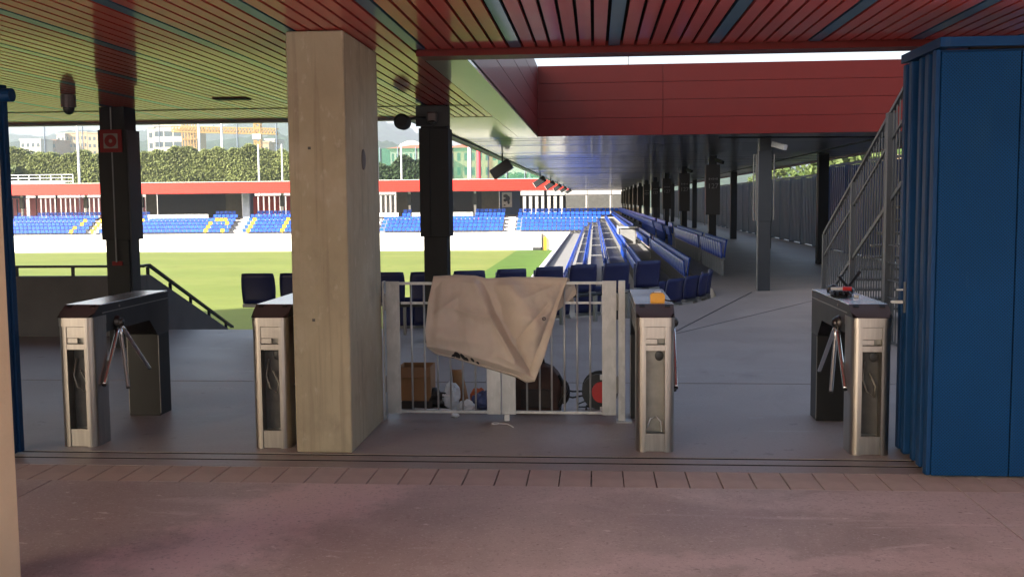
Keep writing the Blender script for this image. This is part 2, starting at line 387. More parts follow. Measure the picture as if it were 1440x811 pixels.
# concourse: outline follows the seat row at the pitch side
edge = [(-60, 13.5), (-4.0, 13.5), (-2.2, 13.66), (-1.2, 13.95), (-.3, 14.85), (.6, 15.75), (1.15, 16.35), (1.70, 17.1), (2.12, 18.2), (2.22, 19.6), (2.22, 121.0), (-90, 121.0), (-90, 128), (40, 128), (40, 9.56), (-60, 9.56)]
cf = MB().prism(edge, -.3, 0).build('concourse_floor', 'concourse_resin'); struct(cf)
MB().box(-60, 40, 6.762, 9.53, -.3, 0).build('floor_slab', 'concourse_resin', cf)
MB().box(-60, 40, 9.531, 9.559, -.3, -.004).build('joint_filler', 'black_plastic', cf)
# stain-like slab joint lines further in
MB().tube([(1.0, 13.2, -.001), (2.85, 19.0, -.001)], .009, 6).build('floor_joint', 'black_plastic', cf)
MB().tube([(.6, 12.4, -.001), (5.5, 20.5, -.001)], .006, 6).build('floor_joint', 'black_plastic', cf)

# ------------------------------------------------------------------ entrance canopy
cp = thing('entrance_canopy', (-1, 14.0, CEIL), 'entrance canopy with glossy red slatted ceiling and a few blue slats over the turnstiles', 'canopy')
YB = 0.55
P = .1035; x = -.58-P*7*18; i = 0
src = {}
while x < 6.4:
    far = 13.98 if x < -1.36 else 7.76
    key = ('b' if i % 7 == 0 else 'r', far)
    if key not in src:
        src[key] = MB().prism([(-.041, 0), (.041, 0), (.041, .022), (.036, .022), (.036, .004), (-.036, .004), (-.036, .022), (-.041, .022)], YB, far, 'y').build('blue_slat' if key[0] == 'b' else 'slat', 'blue_slat' if key[0] == 'b' else 'red_slat', cp, world=False)
        o = src[key]
    else: o = inst(src[key], 'blue_slat' if key[0] == 'b' else 'slat', cp)
    o.location = Vector((x, 0, CEIL+random.uniform(0, .0015)))-cp.location
    x += P; i += 1
MB().box(-30, -1.34, YB, 14.0, CEIL+.035, CEIL+.06).build('ceiling_void', 'void', cp)
MB().box(-1.339, 6.6, YB, 7.76, CEIL+.035, CEIL+.06).build('ceiling_void', 'void', cp)
for yy in (2.0, 7.1, 12.35):   # carrier rails above the slats and the seam
    MB().box(-20, -1.4, yy, yy+.04, CEIL+.0225, CEIL+.034).build('carrier_rail', 'steel_dark', cp)
MB().box(-16, -1.45, 12.28, 12.30, CEIL-.006, CEIL-.0005).build('seam_strip', 'steel_dark', cp)
MB().box(-30, -1.05, YB, 14.12, CEIL+.062, 4.05).build('roof', 'roof_top', cp)
MB().box(-1.049, 6.6, YB, 7.79, CEIL+.062, 4.05).build('roof', 'roof_top', cp)
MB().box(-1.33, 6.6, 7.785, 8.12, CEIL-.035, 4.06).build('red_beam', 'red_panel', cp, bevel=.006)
MB().box(-1.33, 6.6, 7.762, 7.783, CEIL-.05, CEIL-.012).build('beam_angle', 'red_panel', cp)
# smooth soffit strips beside the light well and along the roof edge
MB().box(-1.355, -1.215, 8.125, 18.46, CEIL-.004, CEIL+.03).build('soffit_panel', 'soffit_green', cp)
MB().box(-1.20, -1.00, 8.125, 18.46, CEIL-.018, CEIL+.03).build('soffit_panel', 'soffit_green', cp)
MB().box(-1.214, -1.201, 8.125, 18.46, CEIL+.01, CEIL+.03).build('joint', 'black_plastic', cp)
MB().box(-2.40, -1.362, 14.02, 16.2, CEIL-.004, CEIL+.03).build('soffit_panel', 'soffit_green', cp)
MB().box(-2.40, -1.362, 16.21, 18.46, CEIL-.004, CEIL+.03).build('soffit_panel', 'soffit_green', cp)
MB().box(-2.40, -1.052, 14.13, 18.47, CEIL+.031, 4.05).build('roof', 'roof_top', cp)
MB().box(-30, -2.41, 13.99, 14.14, CEIL-.03, CEIL+.05).build('edge_trim', 'cover_brown', cp)
MB().box(-2.45, -2.405, 14.15, 18.47, CEIL-.03, CEIL+.05).build('edge_trim', 'cover_brown', cp)
MB().box(-2.62, -2.455, 14.15, 18.47, CEIL+.0, CEIL+.12).build('gutter', 'lip', cp)
MB().box(-30, -2.63, 14.145, 14.30, CEIL+.0, 4.06).build('fascia', 'red_fascia', cp)
# light well cladding: left flank and far flank, boards one above the other
for k in range(4):
    z0 = CEIL+.005+k*.308
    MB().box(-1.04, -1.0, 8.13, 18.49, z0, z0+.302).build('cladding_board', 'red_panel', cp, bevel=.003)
MB().box(-1.047, -1.012, 8.13, 18.49, CEIL+.02, 4.04).build('cladding_back', 'void', cp)

# ------------------------------------------------------------------ side stand roof
sr = thing('side_stand_roof', (2, 18.5, CEIL), 'long side stand roof with smooth grey soffit and red clad end above the concourse', 'roof')
for k in range(4):
    z0 = CEIL+k*.3095
    for xa, xb in ((-.998, 1.2), (1.206, 6.75)):
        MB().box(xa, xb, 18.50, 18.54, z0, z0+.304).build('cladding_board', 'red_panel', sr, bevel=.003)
MB().box(-.99, 6.75, 18.512, 18.56, CEIL+.01, 4.06).build('cladding_back', 'void', sr)
y = 18.57; s0 = None
while y < 126:
    if s0 is None: s0 = MB().box(-4.575, 4.575, 0, .594, .0, .02).build('soffit_panel', 'soffit', sr, world=False); o = s0
    else: o = inst(s0, 'soffit_panel', sr)
    o.location = Vector((2.175, y, CEIL+.001))-sr.location; o.rotation_euler = (R(random.gauss(0, .22)), R(random.gauss(0, .03)), 0)
    y += .6
MB().box(-2.40, 6.75, 18.57, 127, CEIL+.032, 4.05).build('roof', 'roof_top', sr)
MB().box(-2.45, -2.405, 18.48, 115.3, CEIL-.03, CEIL+.05).build('edge_trim', 'cover_brown', sr)
MB().box(-2.62, -2.455, 18.48, 115.3, CEIL+.0, CEIL+.12).build('gutter', 'lip', sr)
MB().box(-2.70, -2.63, 18.48, 115.3, CEIL+.02, 4.06).build('fascia', 'red_fascia', sr)
MB().box(6.76, 6.86, 18.5, 127, CEIL-.05, 4.06).build('fascia', 'red_panel', sr)
MB().tube([(2.2, 18.7, CEIL-.05), (5.2, 19.2, CEIL-.05), (5.6, 60, CEIL-.06)], .018, 6).build('cable_pipe', 'steel_dark', sr)

# ------------------------------------------------------------------ side stand terraces
ROWX = [2.84-.8*k for k in range(6)]; ROWZ = [-.4*k for k in range(6)]; ROWY = [119.3-.8*k for k in range(6)]
st = thing('side_stand', (0, 60, -3.8), 'side stand of stepped concrete terraces beside the pitch', 'grandstand')
for k in range(1, 6):
    xa = ROWX[k]-.62; xb = ROWX[k]+.178
    if k == 5: xa = -2.70
    y0 = [0, 19.0, 18.2, 17.4, 16.6, 15.6][k]
    MB().box(xa, xb, y0, ROWY[k]+.4, -4.0, ROWZ[k]).build('terrace_step', 'concrete_step', st)
MB().box(-2.86, -2.705, 16, 114.4, -4.0, -1.85).build('pitch_wall', 'concrete_white', st)
MB().box(-2.92, -2.66, 15.9, 114.4, -1.848, -1.79).build('wall_coping', 'concrete_white', st)
# steps under the near stand, hidden below the concourse edge
ns = thing('near_stand', (-20, 15, -3.8), 'near stand terraces dropping from the concourse edge to the pitch', 'grandstand')
for k in range(1, 6):
    MB().box(-60, -6.0, 13.5+.8*(k-1), 13.5+.8*k-.002, -4.0, -.4*k).build('terrace_step', 'concrete_step', ns)
    MB().box(-4.5, 2.0-.7*k, 13.6+.8*(k-1), 14.6+.8*k-.002, -4.0, -.4*k-.01).build('terrace_step', 'concrete_step', ns)
for k in range(14):
    MB().box(-5.75, -4.55, 13.52+.29*k, 13.52+.29*(k+1)-.002, -4.0, -.17*(k+1)).build('stair_step', 'concrete_step', ns)
# white waist-high counter boxes in the side stand (commentary desk)
dk = thing('commentary_desk', (1.5, 50, -.4), 'pale boxed desk standing among the side stand seats', 'desk')
MB().box(1.25, 1.95, 49.5, 50.4, -.8, .35).build('box', 'concrete_step', dk, bevel=.01)
MB().box(1.15, 2.05, 49.4, 50.5, .352, .40).build('desk_top', 'white_metal', dk, bevel=.01)
MB().box(1.15, 1.2, 50.6, 54, .0, .40).build('desk_panel', 'concrete_step', dk)

# ------------------------------------------------------------------ far stand
fs = thing('far_stand', (-40, 117, -3.8), 'far stand with bright red roof fascia above blue seats and a white pitch wall', 'grandstand')
MB().box(-90, -2.95, 114.65, 114.9, -4.0, -1.85).build('pitch_wall', 'concrete_white', fs)
MB().box(-90, -2.95, 114.6, 114.95, -1.848, -1.80).build('wall_coping', 'concrete_white', fs)
for k in range(1, 6):
    MB().box(-90, ROWX[k]-.41 if k < 5 else -2.71, ROWY[k]-.40, ROWY[k]+.395, -4.0, ROWZ[k]).build('terrace_step', 'concrete_step', fs)
for k in range(6):
    z0 = CEIL+k*.21
    MB().box(-90, -2.71, 115.3, 115.36, z0, z0+.207).build('fascia_board', 'red_fascia', fs)
MB().box(-90, -2.0, 115.38, 127, CEIL+.04, 4.03).build('roof', 'roof_top', fs)
MB().box(-90, -2.0, 115.38, 127, CEIL, CEIL+.035).build('soffit', 'soffit', fs)
MB().box(-90, -2.7, 115.25, 115.6, 4.095, 4.14).build('roof_flashing', 'white_metal', fs)
YW = 126.2
def XF(u, Y=YW): return float(fy(u, 280, Y)[0])
def wallbit(u0, u1, m, name, z0=-.02, z1=CEIL, dy=0.0):
    MB().box(XF(u0)+.01, XF(u1)-.01, YW+dy, YW+dy+.12, z0, z1-.003).build(name, m, fs)
def louvre(u0, u1, m, pitch=.62, wd=.40, z1=2.45):
    a, b = XF(u0), XF(u1); x = a+.1; s = None
    while x < b-.1:
        if s is None: s = MB().box(-wd/2, wd/2, -.05, .05, 0, z1).build('louvre_blade', m, fs, world=False); o = s
        else: o = inst(s, 'louvre_blade', fs)
        o.location = Vector((x, YW, 0))-fs.location; x += pitch
    MB().box(a, b, YW-.04, YW+.04, z1, z1+.12).build('louvre_rail', m, fs)
wallbit(-60, 36, 'fence_navy', 'wall_panel'); louvre(0, 40, 'pink_louvre', .62, .42); wallbit(40, 50, 'pink_louvre', 'wall_panel', dy=.2, z1=2.6); wallbit(50, 53, 'dark_opening', 'post')
louvre(53, 78, 'pink_louvre'); wallbit(78, 80.5, 'steel_grey', 'post'); louvre(81, 204, 'pink_louvre')
wallbit(205, 220, 'olive_wall', 'wall_panel'); wallbit(220, 317, 'dark_opening', 'opening', dy=.3); wallbit(317, 340, 'olive_wall', 'wall_panel')
MB().box(XF(341, 119), XF(351, 119), 118.9, 119.3, -.3, CEIL-.01).build('pale_pier', 'pale_blue_panel', fs)
wallbit(349, 358, 'fence_navy', 'wall_panel'); louvre(358, 530, 'red_louvre', .7, .5); louvre(531, 556, 'white_louvre', .6, .36)
wallbit(557, 576, 'olive_wall', 'wall_panel'); wallbit(576, 677, 'dark_opening', 'opening', dy=.3); wallbit(677, 702, 'olive_wall', 'wall_panel')
wallbit(702, 732, 'fence_navy', 'wall_panel', dy=.1)
MB().box(XF(706), XF(720), YW-.1, YW-.02, .9, 2.7).build('poster', 'white_metal', fs)
pb = MB()
for (cx, cz, rx, rz) in ((.35, 2.25, .30, .22), (.55, 1.95, .28, .35), (.30, 1.75, .2, .2), (.62, 1.5, .15, .25), (.25, 1.15, .12, .08)):
    pb.ball((XF(706)+cx*1.3, YW-.1, cz), rx, .012, rz, 10, 6)
pb.build('poster_blot', 'black_print', fs)
louvre(732, 795, 'steel_dark', .75, .36, 2.2); wallbit(765, 769, 'dark_opening', 'post')
for u in (31, 121, 199, 397, 576, 668): # front columns with dark sign boxes
    xx = XF(u, 120.4)
    MB().box(xx-.13, xx+.13, 120.3, 120.5, 0, CEIL-.004).build('column', 'white_metal', fs)
    MB().box(xx-.24, xx+.24, 120.2, 120.6, 1.25, 2.55).build('column_sign', 'sign_black', fs)
for u0, u1 in ((207, 292), (522, 560), (579, 665)):   # white desk barriers in the upper rows
    a, b = XF(u0, 118), XF(u1, 118)
    d = thing('desk_barrier', ((a+b)/2, 118.0, -.8), ('long white slatted desk barrier in front of the wide dark opening' if u0 == 207 else 'short white desk barrier beside white louvres' if u0 == 522 else 'white desk barrier behind the black steel column'), 'barrier')
    MB().box(a, b, 117.98, 118.05, -.02, .42).build('panel', 'white_metal', d)
    nn = max(3, int((b-a)/1.2))
    for q in range(nn):
        xq = a+(b-a)*(q+.5)/nn
        MB().box(xq-.4, xq+.4, 117.95, 117.975, .28, .36).build('slot', 'black_plastic', d)
    for xq in (a+.1, b-.1): MB().box(xq-.04, xq+.04, 118.0, 118.06, -.8, -.021).build('leg', 'white_metal', d)
# aisle stairs: bright steps between the seat blocks
AIS = [XF(717, 117), XF(338, 117), XF(135, 117), XF(531, 117)-.4, -70.0]
for ax in AIS:
    for k in range(1, 6):
        for h in range(2):
            MB().box(ax-.58, ax+.58, ROWY[k]-.38-.4*h+.4, ROWY[k]+.38-.4*h+.0, ROWZ[k]+.002, ROWZ[k]+.20-.2*h+.003).build('aisle_step', 'concrete_white', fs)
# player gate in the far wall near the corner flag
pg = thing('yellow_wall_gate', (XF(766, 114.5), 114.5, -3.8), 'small yellow and grey gate standing open in the white pitch wall', 'gate')
gx = XF(764, 114.5)
MB().box(gx-.25, gx-.1, 114.3, 114.6, -3.8, -1.95).build('post', 'steel_grey', pg)
MB().box(gx+.02, gx+.32, 114.35, 114.5, -3.8, -2.35).build('leaf', 'yellow_plastic', pg)
MB().box(gx-1.2, gx-.26, 114.2, 114.6, -3.8, -3.5).build('step', 'steel_grey', pg)
# glazed end wall in the corner
ge = thing('glazed_end_wall', (2, 126.4, 0), 'greenish glass end wall closing the concourse beyond the seats', 'wall')
for a, b in ((795, 824), (826, 858), (860, 900)):
    MB().box(XF(a)+.05, XF(b)-.05, YW, YW+.05, .75, 2.25).build('pane', 'glass_far', ge)
    MB().box(XF(a)+.02, XF(b)-.02, YW-.03, YW+.08, 0, .74).build('lower_panel', 'sand_wall', ge)
    MB().box(XF(a)-.06, XF(a)+.015, YW-.05, YW+.09, 0, CEIL-.01).build('mullion', 'steel_dark', ge)
MB().box(XF(795), XF(900), YW-.05, YW+.09, 2.26, 2.34).build('transom', 'steel_dark', ge)

# ------------------------------------------------------------------ seats
def seat_shape(simple=False, fold=False):
    """back and pan of a tip-up seat, base at z=0, facing +Y"""
    bk = MB(); pn = MB()
    if simple:
        bk.prism([(-.19, .44), (.19, .44), (.21, .68), (.20, .76), (-.20, .76), (-.21, .68)], -.05, .0, 'y')
        if fold: pn.prism([(.02, .38), (.07, .37), (.14, .68), (.10, .70)], -.19, .19, 'x'); bk.v = [(p[0], p[1], p[2]+(.06 if p[2] > .6 else 0)) for p in bk.v]
        else: pn.prism([(.0, .40), (.34, .425), (.34, .455), (.0, .44)], -.19, .19, 'x')
        return bk, pn
    nu, nv = 9, 7
    for sgn in (0, 1):
        Pn = []
        for i in range(nu):
            u = i/(nu-1)*2-1
            for j in range(nv):
                v = j/(nv-1)
                wd = .205+.012*math.sin(v*math.pi) - (.006 if v > .92 and abs(u) > .8 else 0)
                zz = .42+.39*v - (.006*abs(u)**6 if v > .9 else 0)
                yy = -.03-.05*v**2+.035*u*u+(.028 if sgn else 0)
                Pn.append((u*wd, yy, zz))
        bk.grid(Pn, nu, nv)
    # close rim
    n = nu*nv
    rim = [i*nv for i in range(nu)]+[(nu-1)*nv+j for j in range(1, nv)]+[i*nv+nv-1 for i in range(nu-2, -1, -1)]+[j for j in range(nv-2, 0, -1)]
    for a, b in zip(rim, rim[1:]+rim[:1]): bk.f.append((a, b, b+n, a+n))
    for sgn in (0, 1):
        Pn = []
        for i in range(nu):
            u = i/(nu-1)*2-1
            for j in range(nv):
                v = j/(nv-1)
                Pn.append((u*(.195-.02*v*v), .05+.05*v-.02*u*u*v+(.03 if sgn else 0), .40+.36*v))
        pn.grid(Pn, nu, nv)
    for a, b in zip(rim, rim[1:]+rim[:1]): pn.f.append((a, b, b+n, a+n))
    return bk, pn
SEATN = 0
def make_seat(color, label, group):
    t = thing('stadium_seat', (0, 0, 0), label, 'seat', group)
    bk, pn = seat_shape()
    bk.build('backrest', color, t, smooth=True, world=False); pn.build('seat_pan', color, t, smooth=True, world=False)
    MB().box(-.21, .21, -.01, .06, .37, .415).build('bracket', 'seat_metal', t, world=False, bevel=.006)
    lg = MB(); lg.box(.19, .225, -.02, .05, 0, .369); lg.build('leg', 'seat_metal', t, world=False)
    return t
protoN = make_seat('seat_navy', '', ''); protoB = make_seat('seat_blue', '', '')
usedP = {'n': False, 'b': False}
sm = {}
def simple_mesh(color):
    if color not in sm:
        bk, pn = seat_shape(True, color == 'seat_blue'); mb = MB(); mb.add(bk.v, bk.f); mb.add(pn.v, pn.f); mb.box(-.03, .03, -.03, .03, 0, .40)
        sm[color] = mb.mesh('stadium_seat', color)
    return sm[color]
def put_seat(kind, x, y, z, rz, label, group):
    global SEATN
    SEATN += 1
    if kind in 'nb':
        p = protoN if kind == 'n' else protoB
        o = p if not usedP[kind] else copy_tree(p); usedP[kind] = True
    else:
        o = bpy.data.objects.new('stadium_seat', simple_mesh({'y': 'seat_yellow', 's': 'seat_blue', 'f': 'seat_far'}[kind])); C.objects.link(o)
    o.location = (x, y, z); o.rotation_euler = (0, 0, rz); tag(o, label, 'seat', group); return o
ORD = 'first second third fourth fifth sixth seventh eighth ninth tenth eleventh twelfth thirteenth fourteenth fifteenth sixteenth seventeenth eighteenth nineteenth twentieth twenty-first twenty-second twenty-third twenty-fourth twenty-fifth twenty-sixth twenty-seventh twenty-eighth twenty-ninth thirtieth thirty-first'.split()
rowpts = [(-4.30, 12.82), (-3.80, 12.85), (-3.30, 12.88), (-2.80, 12.93), (-2.32, 13.00), (-1.80, 13.10), (-1.28, 13.30), (-.80, 13.58), (-.35, 13.95), (.10, 14.36), (.50, 14.78), (.86, 15.24)]
rowpts = [(-4.28, 12.82), (-3.79, 12.85), (-3.20, 12.88), (-2.63, 12.95), (-2.14, 13.0), (-1.62, 13.2), (-1.10, 13.5), (-.62, 13.92), (-.165, 14.35), (.304, 14.72), (.777, 15.2)]
for i, (x, y) in enumerate(rowpts):
    a = rowpts[max(0, i-1)]; b = rowpts[min(len(rowpts)-1, i+1)]; rz = math.atan2(b[1]-a[1], b[0]-a[0])*.75
    if i == 0: lb, g = 'single navy seat back standing clear above the turnstiles in front of the bare pitch', None
    elif i == 10: lb, g = 'navy seat ending the gate row, beside the turnstile with the yellow tape', None
    else: lb, g = 'navy seat back in the row beyond the gate, %s from the yellow tape turnstile' % ORD[10-i], 'navy seats in the row beyond the gate'
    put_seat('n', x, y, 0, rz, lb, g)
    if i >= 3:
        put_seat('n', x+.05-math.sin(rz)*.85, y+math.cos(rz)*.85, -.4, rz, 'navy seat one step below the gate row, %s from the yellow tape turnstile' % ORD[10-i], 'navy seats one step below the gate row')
bt = thing('seat_rail', (-1.5, 13.2, 0), 'grey pipe rail on short posts carrying the navy seat row beyond the gate', 'rail')
rp = [Vector((x, y-.02, .385)) for x, y in rowpts]
MB().tube(rp[3:], .028, 8).build('pipe', 'steel_grey', bt, smooth=True)
for i in (3, 5, 7, 9):
    MB().box(rp[i].x-.02-.04, rp[i].x+.04, rp[i].y-.02, rp[i].y+.04, 0, .36).build('post', 'steel_grey', bt)
for k, (x, y, z) in enumerate([(1.30, 17.0, -.4), (1.62, 17.6, -.4), (1.88, 18.1, -.4), (2.03, 18.6, -.4), (2.08, 19.1, -.4), (.95, 16.35, -.4)]):
    rz = [R(50), R(58), R(68), R(78), R(86), R(45)][k]
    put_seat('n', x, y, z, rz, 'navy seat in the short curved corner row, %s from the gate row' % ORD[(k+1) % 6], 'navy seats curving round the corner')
def side_row(k, y0, y1, kind, label, group, step=.485, gaps=()):
    y = y0; q = 0
    while y < y1:
        if not any(a < y < b for a, b in gaps):
            put_seat(kind, ROWX[k], y, ROWZ[k], R(90), label+(', %s from its concourse end' % ORD[q] if kind == 'b' else ''), group); q += 1
        y += step
side_row(0, 23.0, 27.3, 'b', 'blue seat in the end block of the column row', 'blue seats, end block of the top row')
side_row(0, 28.0, 36.0, 'b', 'blue seat in the middle block of the column row', 'blue seats, middle block of the top row')
side_row(0, 38.6, 62, 's', 'blue seat in the distant blocks of the row along the steel columns', 'blue seats, distant blocks of the top row', gaps=((40.5, 42.4), (47.5, 49)))
side_row(1, 23.0, 37.0, 'b', 'blue seat one step below the column row', 'blue seats, second row', gaps=((35.8, 36.4),))
side_row(2, 24.0, 38.0, 'b', 'blue seat two steps below the column row', 'blue seats, third row')
side_row(2, 38.4, 49.0, 's', 'sunlit blue seat in the row running towards the far corner', 'sunlit blue seats, third row')
side_row(3, 30.0, 45.0, 's', 'blue seat in the fourth row down on the sunlit terrace steps', 'blue seats, fourth row', gaps=((36.6, 37.6), ))
side_row(4, 33.0, 42.0, 's', 'blue seat in the fifth row down on the sunlit terrace steps', 'blue seats, fifth row')
# far stand: yellow seats that draw letters, by pixel column on the far rows (row 2 = top lit row)
yel = [(2, 117), (3, 111.5), (4, 106), (5, 101), (2, 141), (3, 135.5), (4, 130), (5, 125), (2, 304), (2, 310), (2, 316), (3, 320), (3, 296), (4, 291.5), (5, 287.5), (5, 313), (2, 357.5), (3, 353), (4, 349), (5, 345.5), (2, 405), (3, 402), (4, 399), (5, 396.5), (2, 199)]
yx = {k: [] for k in range(6)}
for k, u in yel: yx[k].append(round(XF(u, ROWY[k])/.5)*.5)
for k in yx:
    for x in yx[k]: put_seat('y', x, ROWY[k], ROWZ[k], R(180), 'yellow seat among blue ones, drawing a letter in the far stand', 'yellow seats in the far stand')
# all remaining seats, far too many to lift one by one
def bulk(name, spots, color):
    bk, pn = seat_shape(True, color == 'seat_blue'); base = MB(); base.add(bk.v, bk.f); base.add(pn.v, pn.f)
    V = np.array(base.v); n = len(V); out = MB()
    for x, y, z, a in spots:
        c, s = math.cos(a), math.sin(a)
        W = np.stack([V[:, 0]*c-V[:, 1]*s+x, V[:, 0]*s+V[:, 1]*c+y, V[:, 2]+z], 1)
        o = len(out.v); out.v += [tuple(p) for p in W]; out.f += [tuple(i+o for i in f) for f in base.f]
    return stuff(out.build(name, color))
sp = []
blocked = [(XF(207, 118), XF(292, 118)), (XF(522, 118), XF(560, 118)), (XF(579, 118), XF(665, 118))]
for k in range(6):
    x = -88.0
    while x < ROWX[k]-.3:
        ok = not any(abs(x-q) < .26 for q in yx[k]) and not any(abs(x-ax) < .75 for ax in AIS)
        if k < 2 and any(a-.2 < x < b+.2 for a, b in blocked): ok = False
        if k == 0 and (XF(70) < x < XF(94) or XF(330, 119) < x < XF(358, 119)): ok = False
        if ok: sp.append((x+rng.uniform(-.01, .01), ROWY[k], ROWZ[k], math.pi))
        x += .5
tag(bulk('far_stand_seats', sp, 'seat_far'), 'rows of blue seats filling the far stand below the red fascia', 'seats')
sp = []
for k in range(6):
    y0 = [62.3, 38.5, 49.3, 45.2, 42.2, 24.0][k]; y = y0
    while y < ROWY[k]-.3:
        if not (k == 1 and 48 < y < 55) and not (k >= 3 and abs((y % 12)-6) < .5): sp.append((ROWX[k], y, ROWZ[k], math.pi/2))
        y += .485
tag(bulk('side_stand_seats', sp, 'seat_blue'), 'remaining blue seats running along the side stand to the far corner', 'seats')

# ------------------------------------------------------------------ columns
def conc_col(x0, x1, y0, y1, label):
    o = MB().box(x0, x1, y0, y1, 0, CEIL-.004).build('concrete_column', 'concrete_col', bevel=.012); return tag(o, label, 'column')
cc = conc_col(-2.035, -1.645, 6.79, 7.84, 'thick board-marked concrete column between the turnstiles and the gate')
for z in (.9, 2.05):
    MB().box(-1.90, -1.882, 6.783, 6.795, z, z+.018).build('tie_hole', 'inner_dark', cc)
MB().ball((-1.642, 7.3, 2.0), .012, .06, .075, 12, 8).build('patch', 'concrete_wall', cc)
fc_ = conc_col(-3.1, -2.498, 3.55, 4.2, 'concrete column edge, bounce light painted in, beside the blue door leaf')
fc_.data.materials[0] = MATS['concrete_bounce_lit']
def steel_col(name, x, y, w_lo, w_up, label, group=None):
    t = thing(name, (x, y, 0), label, 'column', group)
    MB().box(-w_lo/2, w_lo/2, -w_lo/2, w_lo/2, 0, 1.28).build('lower_shaft', 'steel_dark', t, world=False, bevel=.006)
    MB().box(-w_up/2+.02, w_up/2-.02, -w_up/2+.02, w_up/2-.02, 1.2805, CEIL-.003).build('upper_shaft', 'steel_dark', t, world=False)
    MB().box(-w_up/2, w_up/2, -w_up/2, w_up/2, 1.28, 2.56).build('cladding', 'steel_dark', t, world=False, bevel=.005)
    return t
c1 = steel_col('steel_column', -5.60, 11.87, .28, .34, 'black steel column carrying the red fire hose sign')
MB().box(.142, .155, -.11, .11, .0, 1.28).build('side_plate', 'steel_grey', c1, world=False)
MB().box(.172, .185, -.16, .16, 1.28, 2.56).build('side_plate', 'steel_grey', c1, world=False)
MB().tube([(-.0, -.178, CEIL-.01), (-.0, -.178, 1.02)], .008, 6).build('cable', 'seat_metal', c1, world=False)
MB().box(-.06, .06, -.165, -.1405, .98, 1.03).build('call_point', 'sign_red', c1, world=False)
hs = MB().box(-.13, .13, -.200, -.186, 2.30, 2.56).build('fire_hose_sign', 'sign_red', c1, world=False)
MB().box(-.085, .085, -.204, -.2005, 2.345, 2.515).build('sign_square', 'sign_pale', hs, world=False)
def ring(mb, c, r0, r1, y0, y1, n=28):
    vs = []; fs = []
    for j in range(n):
        a = 2*math.pi*j/n
        for r, yy in ((r0, y0), (r1, y0), (r1, y1), (r0, y1)): vs.append((c[0]+r*math.cos(a), yy, c[1]+r*math.sin(a)))
    for j in range(n):
        for q in range(4):
            fs.append((j*4+q, j*4+(q+1) % 4, ((j+1) % n)*4+(q+1) % 4, ((j+1) % n)*4+q))
    return mb.add(vs, fs)
ring(MB(), (0, 2.43), .022, .072, -.208, -.2045).build('reel_symbol', 'sign_red', hs, world=False)
c2 = steel_col('steel_column', -1.895, 12.35, .28, .35, 'black steel column standing behind the draped tarpaulin')
MB().tube([(-.05, -.18, 2.55), (-.05, -.18, 1.3)], .006, 6).build('cable', 'steel_dark', c2, world=False)
cam2 = MB().box(-.20, .20, -.215, -.19, 2.58, 2.81).build('mounting_plate', 'steel_grey', c2, world=False)
MB().box(-.06, .06, -.29, -.216, 2.62, 2.74).build('camera_box', 'cover_brown', cam2, world=False, bevel=.02)
MB().ball((0, -.27, 2.615), .055, .05, .03).build('lens_dome', 'black_plastic', cam2, smooth=True, world=False)
t1 = steel_col('steel_column', 3.11, 19.36, .22, .24, 'grey steel column with thin conduit pipes and a camera at the concourse corner')
for p in t1.children: p.data = p.data.copy(); p.data.materials[0] = MATS['steel_grey']
for dx, za, zb in ((-.165, 1.3, 2.5), (-.21, 1.3, 2.5), (.155, 1.3, 2.5), (-.13, 0, 2.8)):
    MB().tube([(dx, -.12, za), (dx, -.12, zb)], .013, 8).build('conduit', 'seat_metal', t1, world=False)
cb = MB(); cb.bar((.12, -.2, 2.68), (.30, -.42, 2.60), .09, .09); cb.build('bullet_camera', 'white_plastic', t1, world=False)
def signed_col(y, idx):
    nm = ['first', 'second', 'third', 'fourth', 'fifth']
    lab = ('dark column bearing the black 127 sign box, %s one past the conduit column' % nm[idx]) if idx < 5 else 'distant dark column with black sign box beside the top seat row'
    t = thing('signed_column', (3.10, y, 0), lab, 'column', 'columns with black sign boxes' if idx >= 5 else None)
    MB().box(-.10, .10, -.10, .10, 0, 1.28).build('shaft', 'steel_grey', t, world=False)
    MB().box(-.10, .10, -.10, .10, 2.59, CEIL-.004).build('shaft', 'steel_grey', t, world=False)
    sg = MB().box(-.185, .185, -.16, .16, 1.2805, 2.589).build('sign_box', 'sign_black', t, world=False, bevel=.006)
    MB().tube([(-.20, -.10, 1.0), (-.20, -.10, 2.8)], .012, 6).build('conduit', 'seat_metal', t, world=False)
    if idx < 5:
        text_mesh('sign_number', '127', .19, 'sign_text', sg, (0, -.163, 1.97), (R(90), 0, 0))
        for j in range(5): MB().box(-.11+j*.05, -.085+j*.05, -.165, -.1605, 2.19+.01*(j % 2), 2.235+.01*((j+1) % 2)).build('sign_small_text', 'sign_text', sg, world=False)
    if idx < 2:
        b = MB(); b.bar((.06, -.17, 2.72), (.22, -.42, 2.63), .08, .08); b.build('bullet_camera', 'steel_grey', t, world=False)
    return t
for i in range(11): signed_col(27.68+8.62*i, i)
for i in range(12):
    y = 27.2+8.55*i
    o = MB().box(5.72, 5.98, y-.13, y+.13, 0, CEIL-.004).build('outer_column', 'steel_dark' if i == 0 else 'steel_grey', bevel=.006)
    tag(o, 'black outer column standing before the blue fence by the stairs' if i == 0 else 'grey outer column in the line along the ribbed fence', 'column', None if i == 0 else 'outer columns along the fence')

